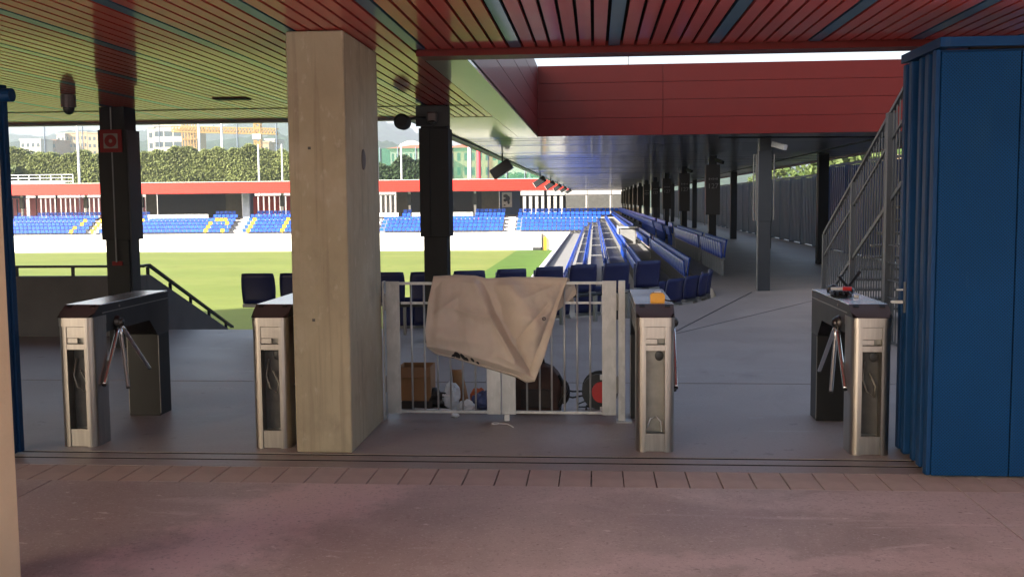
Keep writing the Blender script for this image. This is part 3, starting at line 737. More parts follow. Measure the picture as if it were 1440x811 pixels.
# ------------------------------------------------------------------ turnstiles
def turnstile(x, y, s, label):
    t = thing('turnstile', (x, y, 0), label, 'turnstile')
    W = .255/2
    def prof(e=0.0, ch=True, d=.21):
        r = .05; pts = [(-W-e, d), (-W-e, r)]
        for a in range(1, 6):
            q = math.pi+math.pi/2*a/6; pts.append((-W-e+r+(r)*math.cos(q), r-e+(r)*math.sin(q)))
        pts.append((-W+r, -e))
        if ch: pts += [(-.063, -e), (-.063, .10), (.063, .10), (.063, -e)]
        pts.append((W-r, -e))
        for a in range(1, 6):
            q = 1.5*math.pi+math.pi/2*a/6; pts.append((W+e-r+r*math.cos(q), r-e+r*math.sin(q)))
        pts += [(W+e, r), (W+e, d)]
        return pts
    MB().prism(prof(), 0.0, .851).build('front_leg', 'stainless', t, world=False, smooth=False)
    MB().prism(prof(.003, False), .852, .912).build('cap_band', 'stainless', t, world=False)
    cab = [(.004, .913), (.13, .986), (1.29, .982), (1.29, .66), (1.07, .66), (.93, .79), (.212, .79), (.212, .912)]
    MB().prism(cab, -W, W, 'x').build('cabinet', 'stainless_dark', t, world=False)
    MB().box(-W, W, 1.07, 1.29, 0, .659).build('rear_leg', 'leg_shaded', t, world=False, bevel=.004)
    cov = MB().add([(-W+.03, -.004, .914), (W-.03, -.004, .914), (W, .045, .9425), (W, .135, .9905), (-W, .135, .9905), (-W, .045, .9425)], [(0, 1, 2, 3, 4, 5)]).build('sloped_cover', 'cover_brown', t, world=False, solid=.004)
    for dx in (-.085, .085):
        MB().add([(dx-.018, .098, .9745), (dx+.018, .098, .9745), (dx+.018, .122, .9875), (dx-.018, .122, .9875)], [(0, 1, 2, 3)]).build('sensor_window', 'sign_black', cov, world=False, solid=.006)
    MB().box(-W-.002, W+.002, .137, 1.292, .9865, .993).build('top_plate', 'polished', t, world=False, bevel=.002)
    MB().box(-.062, .062, .008, .022, 0.004, .125).build('bottom_plate', 'stainless', t, world=False)
    MB().box(-.062, .062, .006, .022, .772, .848).build('upper_plate', 'stainless', t, world=False)
    MB().box(-.062, .012, .010, .03, .735, .768).build('reader_plate', 'stainless', t, world=False)
    MB().box(.016, .062, .035, .06, .735, .770).build('reader_recess', 'inner_plate', t, world=False)
    MB().box(-.062, .062, .003, .03, .69, .728).build('cross_bar', 'stainless', t, world=False)
    MB().box(-.062, .062, .085, .099, .126, .689).build('inner_plate', 'inner_plate' if x > 0 and x < 1 else 'inner_dark', t, world=False)
    hl = MB().ball((.03, .082, .645), .03, .006, .035, 12, 8).build('cable_hole', 'black_plastic', t, world=False)
    wr = MB().tube([(-.05, .06, .16), (-.03, .05, .22), (.01, .05, .235), (.04, .05, .20), (.045, .06, .13)], .005, 6)
    if x > 1 or x < -1: wr = MB().tube([(-.03, .07, .62), (-.045, .05, .5), (-.02, .045, .42), (.03, .05, .38), (.04, .06, .45), (.0, .06, .54)], .006, 6)
    wr.build('wire', 'white_plastic' if 0 < x < 1 else 'inner_plate', t, world=False, smooth=True)
    for sx in (-1, 1):
        MB().box(sx*W-(.003 if sx < 0 else 0), sx*W+(.003 if sx > 0 else 0), .16, 1.285, .928, .934).build('trim_line', 'stainless', t, world=False)
        MB().box(sx*(W+.0015)-.0015, sx*(W+.0015)+.0015, 1.072, 1.082, .02, .65).build('edge_strip', 'stainless', t, world=False)
    MB().tube([(s*W, .42, .957), (s*(W+.006), .42, .957)], .009, 12).build('key_lock', 'stainless', t, world=False)
    # tripod hub and three arms on the lane side
    h = Vector((s*(W+.018), .38, .835))
    hb = MB(); hb.tube([(s*(W-.02), .38, .845), (s*(W+.01), .38, .842), (s*(W+.03), .38, .838)], .055, 14, .035); hb.ball((s*(W+.026), .38, .838), .03, .036, .036)
    hub = hb.build('tripod_hub', 'stainless_dark', t, world=False, smooth=True)
    for d in ((s*.0, -.30, -.45), (s*.015, .06, -.46), (s*.02, .48, -.45)):
        a = Vector(d).normalized(); p = h+a*.03; LA = .56 if d[1] > .2 else .46
        MB().tube([p, p+a*.06, p+a*(LA-.01), p+a*LA], .0145, 12).build('arm', 'polished', t, world=False, smooth=True)
        MB().tube([p+a*(LA+.0005), p+a*(LA+.012)], .0145, 12).build('arm_cap', 'black_plastic', t, world=False)
    return t
turnstile(-3.62, 6.88, 1, 'turnstile with dangling tripod arms beside the blue door leaf')
turnstile(-2.235, 6.89, 1, 'turnstile tucked against the left flank of the concrete column')
turnstile(.405, 6.90, 1, 'turnstile with the yellow tape measure on top, beside the grey gate')
turnstile(1.815, 6.87, -1, 'turnstile with black tools on top, beside the big blue folding doors')

# things lying on the turnstiles
tp = thing('tape_measure', (.43, 7.12, .9935), 'yellow tape measure lying on top of the turnstile', 'tape measure')
MB().prism([(-.048, 0), (.048, 0), (.05, .05), (.038, .066), (-.036, .068), (-.05, .054)], -.03, .03, 'y').build('case', 'yellow_plastic', tp, world=False, bevel=.002)
MB().box(-.022, .022, -.012, .012, .067, .076).build('lock_button', 'white_plastic', tp, world=False)
MB().tube([(.0425, 0, .02), (.07, -.005, .012), (.12, .0, .008)], .006, 6).build('strap', 'black_plastic', tp, world=False)
tl1 = thing('tool_bundle', (1.76, 7.55, .9935), 'black and red hand tools heaped on top of the turnstile', 'tools')
b = MB(); b.ball((0, 0, .026), .085, .07, .026, 12, 6); b.ball((.07, .07, .034), .05, .06, .034, 12, 6); b.ball((-.03, .09, .04), .05, .05, .04, 10, 6)
for q in range(4): b.tube([(-.05+.03*q, -.03, .03), (-.075+.035*q, -.075, .034), (-.08+.04*q, -.11, .016)], .013, 7, .010)
r3 = random.Random(3); b.v = [(p[0]+r3.uniform(-.006, .006), p[1]+r3.uniform(-.006, .006), max(0, p[2]+r3.uniform(-.006, .006))) for p in b.v]; b.build('glove', 'black_plastic', tl1, smooth=False, world=False)
MB().tube([(-.08, -.06, .06), (.0, -.07, .062)], .011, 8).build('screwdriver_shaft', 'white_plastic', tl1, world=False)
MB().tube([(.0, -.07, .062), (.06, -.08, .06)], .016, 8).build('screwdriver_grip', 'red_plastic', tl1, world=False)
MB().tube([(.06, .05, .05), (.16, .10, .17)], .012, 8).build('plier_handle', 'black_plastic', tl1, world=False)
MB().tube([(.07, .02, .05), (.02, .12, .13)], .012, 8).build('plier_handle', 'black_plastic', tl1, world=False)
MB().tube([(.07, -.12, .012), (.10, -.13, .012)], .011, 8).build('bolt', 'white_plastic', tl1, world=False)

# ------------------------------------------------------------------ double gate
GY = 7.88
gt = thing('double_gate', (-.7, GY, 0), 'galvanised double gate with thin vertical bars between concrete column and turnstile', 'gate')
def leaf(x0, x1, bars, hinge_left):
    lf = MB().box(x0, x1, GY-.012, GY+.012, 1.058, 1.078).build('leaf', 'galvanised', gt)
    MB().box(x0, x1, GY-.012, GY+.012, .055, .075).build('bottom_rail', 'galvanised', lf)
    MB().box(x0+.112, x1-.112, GY+.014, GY+.028, .905, .922).build('cross_rail', 'galvanised', lf)
    for a in (x0, x1-.108): MB().box(a, a+.108, GY-.024, GY-.0125, .05, 1.085).build('stile', 'galvanised', lf, bevel=.002)
    for u in bars: MB().tube([(u, GY, .0755), (u, GY, 1.0575)], .0075, 8).build('bar', 'galvanised', lf, smooth=True)
    hx = x0-.008 if hinge_left else x1+.008
    for z in (.22, .86): MB().tube([(hx, GY-.02, z), (hx, GY-.02, z+.13)], .010, 8).build('hinge', 'seat_metal', lf)
leaf(-1.617, -.727, (-1.421, -1.320, -1.219, -1.119, -1.024, -.924), True)
leaf(-.719, .164, (-.524, -.425, -.332, -.233, -.134, -.035), False)
MB().box(.180, .232, GY-.026, GY+.03, .006, 1.085).build('post', 'galvanised', gt, bevel=.003)
MB().box(.165, .285, GY-.07, GY+.07, 0, .006).build('base_plate', 'galvanised', gt)
MB().box(-1.642, -1.628, GY-.03, GY+.04, 0, 1.085).build('post', 'galvanised', gt)
MB().box(-.70, -.66, GY-.035, GY-.005, .0, .05).build('floor_bolt', 'white_plastic', gt, bevel=.004)

# ------------------------------------------------------------------ tarpaulin over the gate
def poly_at(P, t):
    P = [np.array(p, float) for p in P]; L = [np.linalg.norm(P[i+1]-P[i]) for i in range(len(P)-1)]; T = sum(L)*t; i = 0
    while i < len(L)-1 and T > L[i]: T -= L[i]; i += 1
    return P[i]+(P[i+1]-P[i])*min(1, T/L[i])
TOP = [(609, 391), (640, 389), (668, 390), (684, 394), (720, 392), (770, 392), (798, 393)]
LEF = [(609, 391), (602, 425), (598, 465), (600, 488)]
RIG = [(798, 393), (786, 428), (779, 455), (766, 500), (752, 536)]
BOT = [(600, 488), (613, 498), (640, 504), (668, 513), (700, 522), (728, 531), (740, 538), (752, 536)]
def segd(p, a, b):
    a = np.array(a, float); b = np.array(b, float); ab = b-a; t = np.clip(((p-a)@ab)/(ab@ab), 0, 1); q = a+t*ab
    return np.linalg.norm(p-q), (ab[0]*(p-a)[1]-ab[1]*(p-a)[0])/np.linalg.norm(ab), t
def tarp_px(s, t):
    T, B, Lf, Rt = poly_at(TOP, s), poly_at(BOT, s), poly_at(LEF, t), poly_at(RIG, t)
    c = (1-s)*(1-t)*np.array(TOP[0])+s*(1-t)*np.array(TOP[-1])+(1-s)*t*np.array(BOT[0])+s*t*np.array(BOT[-1])
    return (1-t)*T+t*B+(1-s)*Lf+s*Rt-c
def hemline(x): return np.interp(x, [600, 640, 690, 735, 750], [487, 494, 509, 524, 534])
TFOLD = [((684, 392), (700, 440), -.075, 7, 1), ((700, 440), (746, 524), -.10, 8, 1), ((689, 445), (724, 506), .070, 6, 1), ((716, 402), (756, 470), .060, 17, 0), ((722, 482), (770, 428), -.040, 5, 1),
         ((792, 398), (744, 522), -.030, 4, 1), ((612, 398), (603, 482), -.022, 7, 0), ((630, 432), (694, 450), .024, 6, 1), ((668, 398), (690, 442), .040, 9, 0), ((606, 470), (680, 484), .018, 8, 0), ((640, 396), (646, 470), -.018, 9, 0),
         ((735, 420), (775, 404), .022, 5, 1), ((745, 452), (770, 440), .018, 4, 1), ((700, 500), (738, 520), .026, 5, 1), ((655, 470), (664, 500), .016, 4, 1), ((612, 440), (640, 420), .014, 5, 1), ((672, 388), (688, 396), -.03, 4, 1)]
def tarp_d(p, s, t):
    d = .035+.075*math.sin(min(1, t*1.15)*math.pi*.55)            # billows away from the bars
    g = lambda x, w: math.exp(-(x/w)**2)
    sh = lambda x, w: math.exp(-abs(x)/w)
    for (a, b, am, wd, sharp) in TFOLD:
        ds, sg, k = segd(p, a, b); d += am*(sh(ds, wd) if sharp else g(ds, wd))*(.35+.65*math.sin(math.pi*min(1, .15+.7*k)))
    nv = mnoise.noise; d += .022*nv((p[0]*.022, p[1]*.022, 1))+.012*nv((p[0]*.055, p[1]*.045, 4))+.004*nv((p[0]*.14, p[1]*.11, 8))
    d += .003*math.sin(p[0]*.12+p[1]*.05)+.004*math.sin(p[0]*.05-p[1]*.16)
    under = p[1]-hemline(p[0])
    if under > 0: d -= min(.09, under*.0065)
    else: d += .006*g(under, 3)
    return max(.03, d)
def tarp_pt(s, t):
    p = tarp_px(s, t); d = tarp_d(p, s, t)
    if t < .07: d = d*(t/.07)*.5+.028*(1-t/.07)+d*.5*(t/.07)
    q = fy(p[0], p[1], GY-d); return Vector(q)
NU, NV = 130, 104
Pt = [tarp_pt(i/(NU-1), j/(NV-1)) for i in range(NU) for j in range(NV)]
trp = MB().grid(Pt, NU, NV)
# part folded over the top rail and hanging behind
back = []
for i in range(NU):
    f = Pt[i*NV]; s = i/(NU-1); drop = .05+.10*max(0, s-.35)+.04*math.sin(s*9)
    row = [f, Vector((f.x, GY-.01, max(f.z, 1.083)+.012)), Vector((f.x+.01*s, GY+.03, max(f.z, 1.08)+.004)), Vector((f.x+.03*s, GY+.045, 1.05-drop*.4)), Vector((f.x+.05*s, GY+.06, 1.05-drop))]
    back += row
trp.grid(back, NU, 5)
tp_ = thing('tarpaulin', (-.75, GY-.1, .3), 'beige canvas tarpaulin draped in folds over the galvanised gate', 'tarpaulin')
ob = trp.build('canvas', 'tarp', tp_, smooth=True, solid=.004)
fl = MB(); fp = [fy(795, 393, GY+.05), fy(808, 400, GY+.06), (fy(811, 413, GY+.05)), fy(795, 428, GY+.02), fy(780, 440, GY-.03), fy(786, 415, GY-.02)]
fl.add(fp, [(0, 1, 2, 3, 4, 5)]); fl.build('back_flap', 'tarp', tp_, solid=.004)
mk = MB()
def blot(cx, cy, rx, ry, rot=0):
    """a print patch lying on the canvas"""
    o = len(mk.v); pts = []
    best = None
    for i in range(60):
        for j in range(60):
            s, t = i/59, j/59; p = tarp_px(s, t); e = (p[0]-cx)**2+(p[1]-cy)**2
            if best is None or e < best[0]: best = (e, s, t)
    _, s0, t0 = best
    n = 16
    for k in range(n):
        a = 2*math.pi*k/n; ux = rx*math.cos(a); uy = ry*math.sin(a)
        px = ux*math.cos(rot)-uy*math.sin(rot); py = ux*math.sin(rot)+uy*math.cos(rot)
        s = min(1, max(0, s0+px/190)); t = min(1, max(0, t0+py/125))
        q = tarp_pt(s, t); pts.append((q.x, q.y-.005, q.z))
    mk.add(pts, [tuple(range(n))])
for a in ((642, 499, 6, 4, .5), (636.5, 500.5, 3, 5, .3), (652, 502, 6, 2.6, .6), (656, 506, 4, 2.6, .5), (664, 506, 4, 1.8, .5), (671, 509, 3, 1.5, .4)): blot(*a)
mk.build('printed_mark', 'black_print', tp_)
e = fy(765, 448, GY-.125); ey = MB(); ring(ey, (e[0], e[2]), .006, .015, e[1]-.012, e[1]+.004, 16); ey.build('eyelet', 'cover_brown', tp_)
MB().tube([Vector(tarp_pt(s, .985))+Vector((0, -.004, .0)) for s in np.linspace(.04, .93, 20)], .006, 6).build('hem', 'tarp', tp_)

# ------------------------------------------------------------------ things behind the gate
bx = thing('cardboard_box', (-1.49, 8.45, 0), 'open brown cardboard box standing behind the gate bars', 'box')
for a in ((-.13, .14, -.13, -.122, .06, .34), (-.13, .14, .122, .13, .06, .34), (-.13, -.122, -.121, .121, .06, .34), (.132, .14, -.121, .121, .06, .34), (-.121, .131, -.121, .121, .06, .068)):
    MB().box(*a).build('panel', 'cardboard', bx, world=False)
MB().add([(-.13, -.131, .34), (.14, -.131, .34), (.145, -.20, .27), (-.13, -.20, .26)], [(0, 1, 2, 3)]).build('flap', 'cardboard', bx, world=False, solid=.005)
MB().box(-.10, .16, -.16, .14, 0.0, .058).build('base_tray', 'cloth_dark', bx, world=False)
tb = thing('tool_heap', (-1.27, 8.36, 0), 'dark heap of power tools and leads beside the cardboard box', 'tools')
b = MB(); b.ball((0, 0, .06), .11, .09, .06); b.ball((-.06, .05, .10), .05, .05, .06); b.ball((.10, .03, .045), .05, .05, .045); b.build('drill_case', 'black_plastic', tb, smooth=True, world=False)
MB().tube([(-.05, -.09, .13), (.06, -.1, .12), (.12, -.05, .11)], .022, 8).build('drill_body', 'cloth_dark', tb, world=False)
MB().tube([(.03, -.12, .125), (.11, -.13, .12)], .009, 8).build('drill_bit', 'white_plastic', tb, world=False)
MB().tube([(-.20, -.12, .012), (-.08, -.16, .012), (.02, -.13, .012), (.10, -.16, .012), (.16, -.10, .012)], .008, 6).build('lead', 'white_plastic', tb, smooth=True, world=False)
tw = thing('tan_offcut', (-1.11, 8.47, 0), 'tan curved cardboard offcut leaning behind the white bag', 'offcut')
Pp = []
for i in range(8):
    for j in range(6):
        v = i/7; u = j/5*2-1; Pp.append((u*.055*(1-.3*v*v)-.05*v, .02*u*u+.04*v, .02+.27*v))
MB().grid(Pp, 8, 6).build('sheet', 'wood_tan', tw, world=False, smooth=True, solid=.006)
def crumple(name, loc, rad, m, label, cat, parent=None, seed=0):
    b = MB(); r2 = random.Random(seed); n, mm = 16, 10; b.ball((0, 0, rad[2]), rad[0], rad[1], rad[2], n, mm)
    b.v = [(p[0]*(1+r2.uniform(-.22, .16)), p[1]*(1+r2.uniform(-.22, .16)), max(.001, p[2]*(1+r2.uniform(-.2, .12)))) for p in b.v]
    o = b.build(name, m, None, world=False, smooth=False); o.location = loc; o.data.transform(Matrix.Identity(4)); tag(o, label, cat); return o
wb = crumple('plastic_bag', (-1.17, 8.28, 0), (.075, .05, .11), 'bag_white', 'crumpled white plastic bag leaning on the tan offcut', 'bag', seed=1)
crumple('plastic_bag', (-1.03, 8.16, 0), (.08, .05, .05), 'white_plastic', 'white carrier bag with dark print lying against the gate bars', 'bag', seed=2)
crumple('plastic_bag', (-.91, 8.27, 0), (.10, .08, .075), 'bag_blue', 'dark blue crumpled bag lying beside the centre gate stile', 'bag', seed=3)
crumple('orange_glove', (-.97, 8.46, 0), (.07, .05, .07), 'orange', 'orange work glove behind the blue bag', 'glove', seed=4)
crumple('paper_scrap', (-1.10, 7.97, 0), (.035, .03, .018), 'white_plastic', 'small crumpled paper scrap under the gate bottom rail', 'paper', seed=5)
sx = thing('string_loop', (-.70, 7.74, 0), 'thin white string loop lying on the floor before the gate', 'string')
pth = [(-.06+.028*math.cos(a), .0+.028*math.sin(a), .004) for a in np.linspace(0, 2*math.pi, 14)]+[(.0, -.01, .004), (.03, -.01, .004), (.06, -.06, .004), (.09, -.13, .004)]
MB().tube(pth, .0035, 5).build('string', 'white_plastic', sx, world=False)
bp = thing('backpack', (-.46, 8.25, 0), 'dark brown canvas rucksack standing behind the gate bars', 'bag')
b = MB(); nz, na = 12, 20
for i in range(nz):
    v = i/(nz-1); z = .40*v
    k = (1-.55*max(0, (v-.6)/.4)**2)*(1 if v < .99 else .5)
    for j in range(na):
        a = 2*math.pi*j/na; c, s = math.cos(a), math.sin(a); ex = .55
        b.v.append((.185*k*math.copysign(abs(c)**ex, c)+.01*math.sin(7*a+z*20), .12*k*math.copysign(abs(s)**ex, s)+.008*math.sin(5*a+z*26), z))
for i in range(nz-1):
    for j in range(na): b.f.append((i*na+j, i*na+(j+1) % na, (i+1)*na+(j+1) % na, (i+1)*na+j))
b.f.append(tuple(range(na))[::-1]); b.f.append(tuple((nz-1)*na+j for j in range(na)))
b.build('body', 'cloth_brown', bp, world=False, smooth=True)
MB().box(-.13, .11, -.155, -.115, .05, .20).build('front_pocket', 'cloth_dark', bp, world=False, bevel=.015)
MB().tube([(-.05, -.02, .39), (-.04, -.03, .45), (.04, -.03, .45), (.05, -.02, .39)], .012, 8).build('handle', 'cloth_dark', bp, world=False, smooth=True)
MB().tube([(.17, -.05, .30), (.24, -.08, .18), (.17, -.09, .05)], .016, 8).build('strap', 'black_plastic', bp, world=False, smooth=True)
b = MB(); b.ball((.21, -.02, .16), .05, .05, .10); b.build('side_pouch', 'cloth_dark', bp, world=False, smooth=True)
cr = thing('cable_reel', (.04, 8.3, 0), 'black cable reel with red centre standing behind the gate stile', 'cable reel')
b = MB()
for y0, y1, r in ((-.09, -.075, .145), (.075, .09, .145), (-.075, .075, .10)):
    b.prism([(r*math.cos(2*math.pi*j/24), .165+r*math.sin(2*math.pi*j/24)) for j in range(24)], y0, y1, 'y')
b.build('drum', 'black_plastic', cr, world=False)
MB().prism([(.01+.075*math.cos(2*math.pi*j/20), .165+.085*math.sin(2*math.pi*j/20)) for j in range(20)], -.115, -.0905, 'y').build('socket_plate', 'red_plastic', cr, world=False)
for dz in (.13, -.13): MB().box(.0, .07, -.105, -.0905, .155+dz-.02, .175+dz).build('label_patch', 'white_plastic', cr, world=False)
MB().tube([(-.11, .0, 0), (-.11, .0, .03), (.11, .0, .03), (.11, .0, .0)], .012, 6).build('foot_frame', 'black_plastic', cr, world=False)
for dz, bb in ((.16, .01), (.13, -.01)):
    MB().tube([(-.10, -.03, dz), (-.22, -.05, dz-.01+bb), (-.36, -.05, dz+.02+bb)], .008, 6).build('lead', 'black_plastic', cr, world=False, smooth=True)
MB().tube([(-.09, -.08, .10), (-.17, -.1, .07), (-.18, -.1, .045), (-.10, -.08, .04)], .006, 6).build('lead', 'black_plastic', cr, world=False, smooth=True)

# ------------------------------------------------------------------ blue folding doors
bd = thing('folding_door_stack', (2.6, 6.35, 0), 'big blue folding doors of perforated sheet stacked open beside the turnstile', 'door')
for k, (xa, xb) in enumerate(((2.035, 2.485), (2.492, 3.3), (3.307, 4.1))):
    MB().box(xa, xb, 6.325, 6.36, .015, 2.545).build('perforated_leaf', 'door_blue', bd, bevel=.004)
MB().box(2.005, 4.1, 6.36, 6.40, .015, 2.56).build('leaf_frame', 'door_blue_edge', bd)
MB().box(2.005, 2.032, 6.335, 6.359, .015, 2.56).build('edge_profile', 'door_blue_edge', bd, bevel=.004)
MB().box(2.022, 4.1, 6.318, 6.42, 2.575, 2.63).build('head_rail', 'door_blue_edge', bd)
MB().box(2.022, 2.10, 6.421, 7.10, 2.575, 2.63).build('head_rail', 'door_blue_edge', bd)
MB().box(2.2, 4.1, 6.34, 6.38, 2.5605, 2.574).build('head_gap', 'void', bd)
ed = [(2.040, 6.42, 6.50), (2.015, 6.505, 6.58), (2.048, 6.585, 6.66), (2.022, 6.665, 6.72), (2.055, 6.725, 6.83), (2.015, 6.835, 6.90), (2.045, 6.905, 6.98), (2.022, 6.985, 7.05)]
for k, (x0, ya, yb) in enumerate(ed):
    MB().box(x0, x0+.9, ya, yb, .02, 2.56).build('folded_leaf', 'door_blue_edge', bd, bevel=.008)
MB().box(2.055, 2.2, 7.06, 7.12, 0, 2.42).build('guide_post', 'steel_grey', bd, bevel=.006)
hd = MB().box(2.006, 2.0145, 6.855, 6.875, .95, 1.15).build('handle_plate', 'seat_metal', bd)
MB().tube([(1.999, 6.865, 1.02), (1.955, 6.865, 1.02), (1.95, 6.93, 1.015)], .010, 8).build('lever', 'white_plastic', hd)
MB().tube([(1.999, 6.865, 1.10), (1.96, 6.865, 1.10)], .006, 8).build('key', 'white_plastic', hd)
b2 = thing('blue_door_leaf', (-4.0, 6.62, 0), 'narrow blue door leaf standing on edge behind the brightened concrete column', 'door')
MB().box(-4.16, -3.945, 6.60, 6.66, .01, 2.52).build('leaf', 'door_blue_edge', b2, bevel=.006)
MB().box(-4.18, -3.93, 6.665, 6.72, .01, 2.50).build('frame', 'door_blue_edge', b2, bevel=.006)
MB().tube([(-3.97, 6.58, 2.42), (-3.815, 6.58, 2.42)], .045, 14).build('roller', 'door_blue_edge', b2)
MB().box(-4.0, -3.93, 6.55, 6.599, 2.38, 2.47).build('roller_bracket', 'door_blue_edge', b2)

# ------------------------------------------------------------------ left parapet and rail
pr = thing('parapet_wall', (-8, 12.8, 0), 'grey concrete parapet with sloping end beside the steps down to the pitch', 'wall')
MB().box(-14, -5.80, 12.76, 12.94, -.3, .775).build('straight_wall', 'concrete_wall', pr, bevel=.008)
MB().prism([(12.942, -.9), (12.942, .775), (13.05, .775), (16.2, -.42), (16.2, -1.6)], -5.98, -5.80, 'x').build('sloping_wall', 'concrete_wall', pr)
rl = thing('parapet_rail', (-8, 12.8, .775), 'thin steel handrail on short posts along the grey parapet', 'railing')
MB().box(-14, -5.78, 12.82, 12.87, .885, .915).build('top_rail', 'steel_grey', rl)
MB().bar((-5.86, 12.845, .90), (-5.86, 13.14, .90), .05, .03).build('rail_corner', 'steel_grey', rl)
MB().bar((-5.86, 13.14, .90), (-5.86, 16.2, -.30), .05, .03).build('sloping_rail', 'steel_grey', rl)
for i in range(11): MB().box(-13.6+.76*i, -13.565+.76*i, 12.83, 12.86, .775, .885).build('post', 'steel_grey', rl)
for i in range(5):
    y = 13.10+.7*i; zt = .775-(max(0, y-13.05))*.379; MB().box(-5.88, -5.845, y, y+.035, zt-.03, zt+.12).build('post', 'steel_grey', rl)

# ------------------------------------------------------------------ metal staircase
ms = thing('metal_staircase', (3.9, 13.5, 0), 'grey steel staircase with vertical bar balustrade rising beside the blue doors', 'staircase')
A = Vector((3.4, 15.62, 1.17)); Bv = Vector((3.4, 11.6, 2.96)); sl_ = (Bv.z-A.z)/(A.y-Bv.y)
def rz_(y): return A.z+(A.y-y)*sl_
for X in (3.4, 4.5):
    MB().bar((X, A.y, A.z), (X, Bv.y, Bv.z), .05, .04).build('handrail', 'stair_steel', ms)
    MB().bar((X, Bv.y, Bv.z), (X, 10.2, Bv.z+.02), .05, .04).build('handrail', 'stair_steel', ms)
    MB().bar((X, A.y, A.z-.33), (X, Bv.y, Bv.z-.33), .03, .03).build('mid_rail', 'stair_steel', ms)
    MB().bar((X, A.y-.6, A.z-1.02+.27), (X, Bv.y, Bv.z-1.02), .03, .05).build('stringer', 'stair_steel', ms)
    MB().bar((X, Bv.y, Bv.z-1.02), (X, 10.2, Bv.z-1.0), .03, .10).build('landing_beam', 'stair_steel', ms)
    bs = None
    for i in range(34):
        y = A.y-.03-i*.118
        zt = rz_(y)-.02; zb = 0.05
        MB().tube([(X, y, zb), (X, y, zt)], .008, 6).build('baluster', 'stair_steel', ms)
    MB().bar((X, A.y, .04), (X, 11.6, .04), .03, .02).build('bottom_rail', 'stair_steel', ms)
    for y, wd in ((15.62, .06), (13.95, .07), (12.25, .11), (10.3, .11)):
        MB().box(X-wd/2, X+wd/2, y-wd/2, y+wd/2, 0, rz_(max(y, Bv.y))-.01).build('post', 'stair_steel', ms)
for i in range(11):
    y = 14.85-i*.30; z = .16*(i+1)
    MB().box(3.42, 4.48, y-.14, y+.14, z-.03, z).build('tread', 'stair_steel', ms)
MB().box(3.42, 4.48, 10.2, 11.5, 1.88, 1.92).build('landing', 'stair_steel', ms)
for k in range(4):
    z = .55+k*.2
    MB().tube([(3.38, 11.62, z), (3.38, 12.2, z)], .008, 6).build('cross_bar', 'stair_steel', ms)

# ------------------------------------------------------------------ perimeter fence
def ribbed(x, y0, y1, h, m, label, cat='fence', pw=2.15, rib=.26):
    f = thing('perimeter_fence', (x, (y0+y1)/2, 0), label, cat)
    y = y0; mesh = None
    while y < y1-.01:
        L = min(pw, y1-y)-.03
        b = MB(); n = int(L/rib)
        pts = []
        for i in range(n):
            a = i*L/n; pts += [(-.0, a), (-.0, a+L/n*.45), (-.11, a+L/n*.5), (-.11, a+L/n*.95)]
        pts += [(0, L)]
        poly = pts+[(.05, L), (.05, 0)]
        b.prism(poly, .06, h)
        o = b.build('fence_panel', m, f, world=False); o.location = Vector((x, y, 0))-f.location
        MB().box(x-.15, x+.05, y-.0275, y-.0025, 0, h+.03).build('fence_post', m, f)
        y += pw
    MB().box(x-.07, x+.07, y0, y1, h+.031, h+.10).build('top_rail', m, f)
    return f
ribbed(7.72, 34.6, 124.6, 2.42, 'fence_blue', 'long ribbed grey blue fence along the outer side of the concourse')
ribbed(7.72, 15.0, 34.55, 2.66, 'fence_navy', 'dark navy ribbed fence section behind the metal staircase')

# ------------------------------------------------------------------ ceiling and roof fittings
dc = thing('dome_camera', (-5.40, 10.35, CEIL-.215), 'black dome security camera hanging from the slatted ceiling', 'camera')
MB().tube([(0, 0, .2145), (0, 0, .2)], .05, 12).build('stem', 'black_plastic', dc, world=False)
b = MB(); b.tube([(0, 0, .21), (0, 0, .19), (0, 0, .08)], .075, 16); b.build('housing', 'cover_brown', dc, world=False, smooth=False)
MB().ball((0, 0, .07), .058, .058, .065, 16, 10).build('dome', 'black_plastic', dc, world=False, smooth=True)
sphere = fy(567, 172, 11.9)
sk = thing('round_speaker', (sphere[0], sphere[1], sphere[2]-.1), 'round grey loudspeaker on a bracket beside the black column', 'speaker')
b = MB(); b.tube([(0, -.10, .10), (0, -.09, .10), (0, .02, .10), (0, .08, .10)], .092, 20, .06); b.ball((0, .02, .10), .09, .12, .09, 16, 10); b.build('body', 'steel_grey', sk, world=False, smooth=True)
MB().tube([(0, -.118, .10), (0, -.11, .10)], .065, 20).build('grille', 'steel_dark', sk, world=False)
MB().tube([(.02, .03, .12), (.14, .10, .16), (.25, .3, .17)], .014, 8).build('bracket', 'steel_grey', sk, world=False)
vg = MB(); vg.box(-4.12, -3.74, 10.98, 11.16, CEIL-.012, CEIL-.001); vo = vg.build('ceiling_grille', 'steel_dark', bevel=.003); tag(vo, 'flat dark grille set flush in the slatted ceiling', 'grille')
for i in range(6):
    y = [25.0, 42.5, 52.5, 63, 75, 90][i]; z = 2.50
    t = thing('hanging_speaker', (-2.22, y, z-.3), ['black box loudspeaker on a long drop pole, biggest at the roof edge', 'grey box loudspeaker on the roof edge, next past the biggest one'][i] if i < 2 else 'small distant box loudspeaker along the stand roof edge', 'speaker', 'small loudspeakers along the roof edge' if i > 1 else None)
    MB().tube([(0, 0, .34), (0, 0, CEIL-z+.30)], .018, 8).build('drop_pole', 'black_plastic', t, world=False)
    ob = MB(); ob.bar((-.23, 0, .12), (.20, 0, .40), .34, .26); ob.build('cabinet', 'black_plastic' if i == 0 else 'steel_grey', t, world=False, bevel=.015)
    g_ = MB(); a = Vector((-.233, 0, .118)); d = Vector((-.43, 0, -.28)).normalized(); g_.bar(a, a+d*.012, .31, .23); g_.build('grille', 'steel_dark' if i == 0 else 'white_metal', t, world=False)

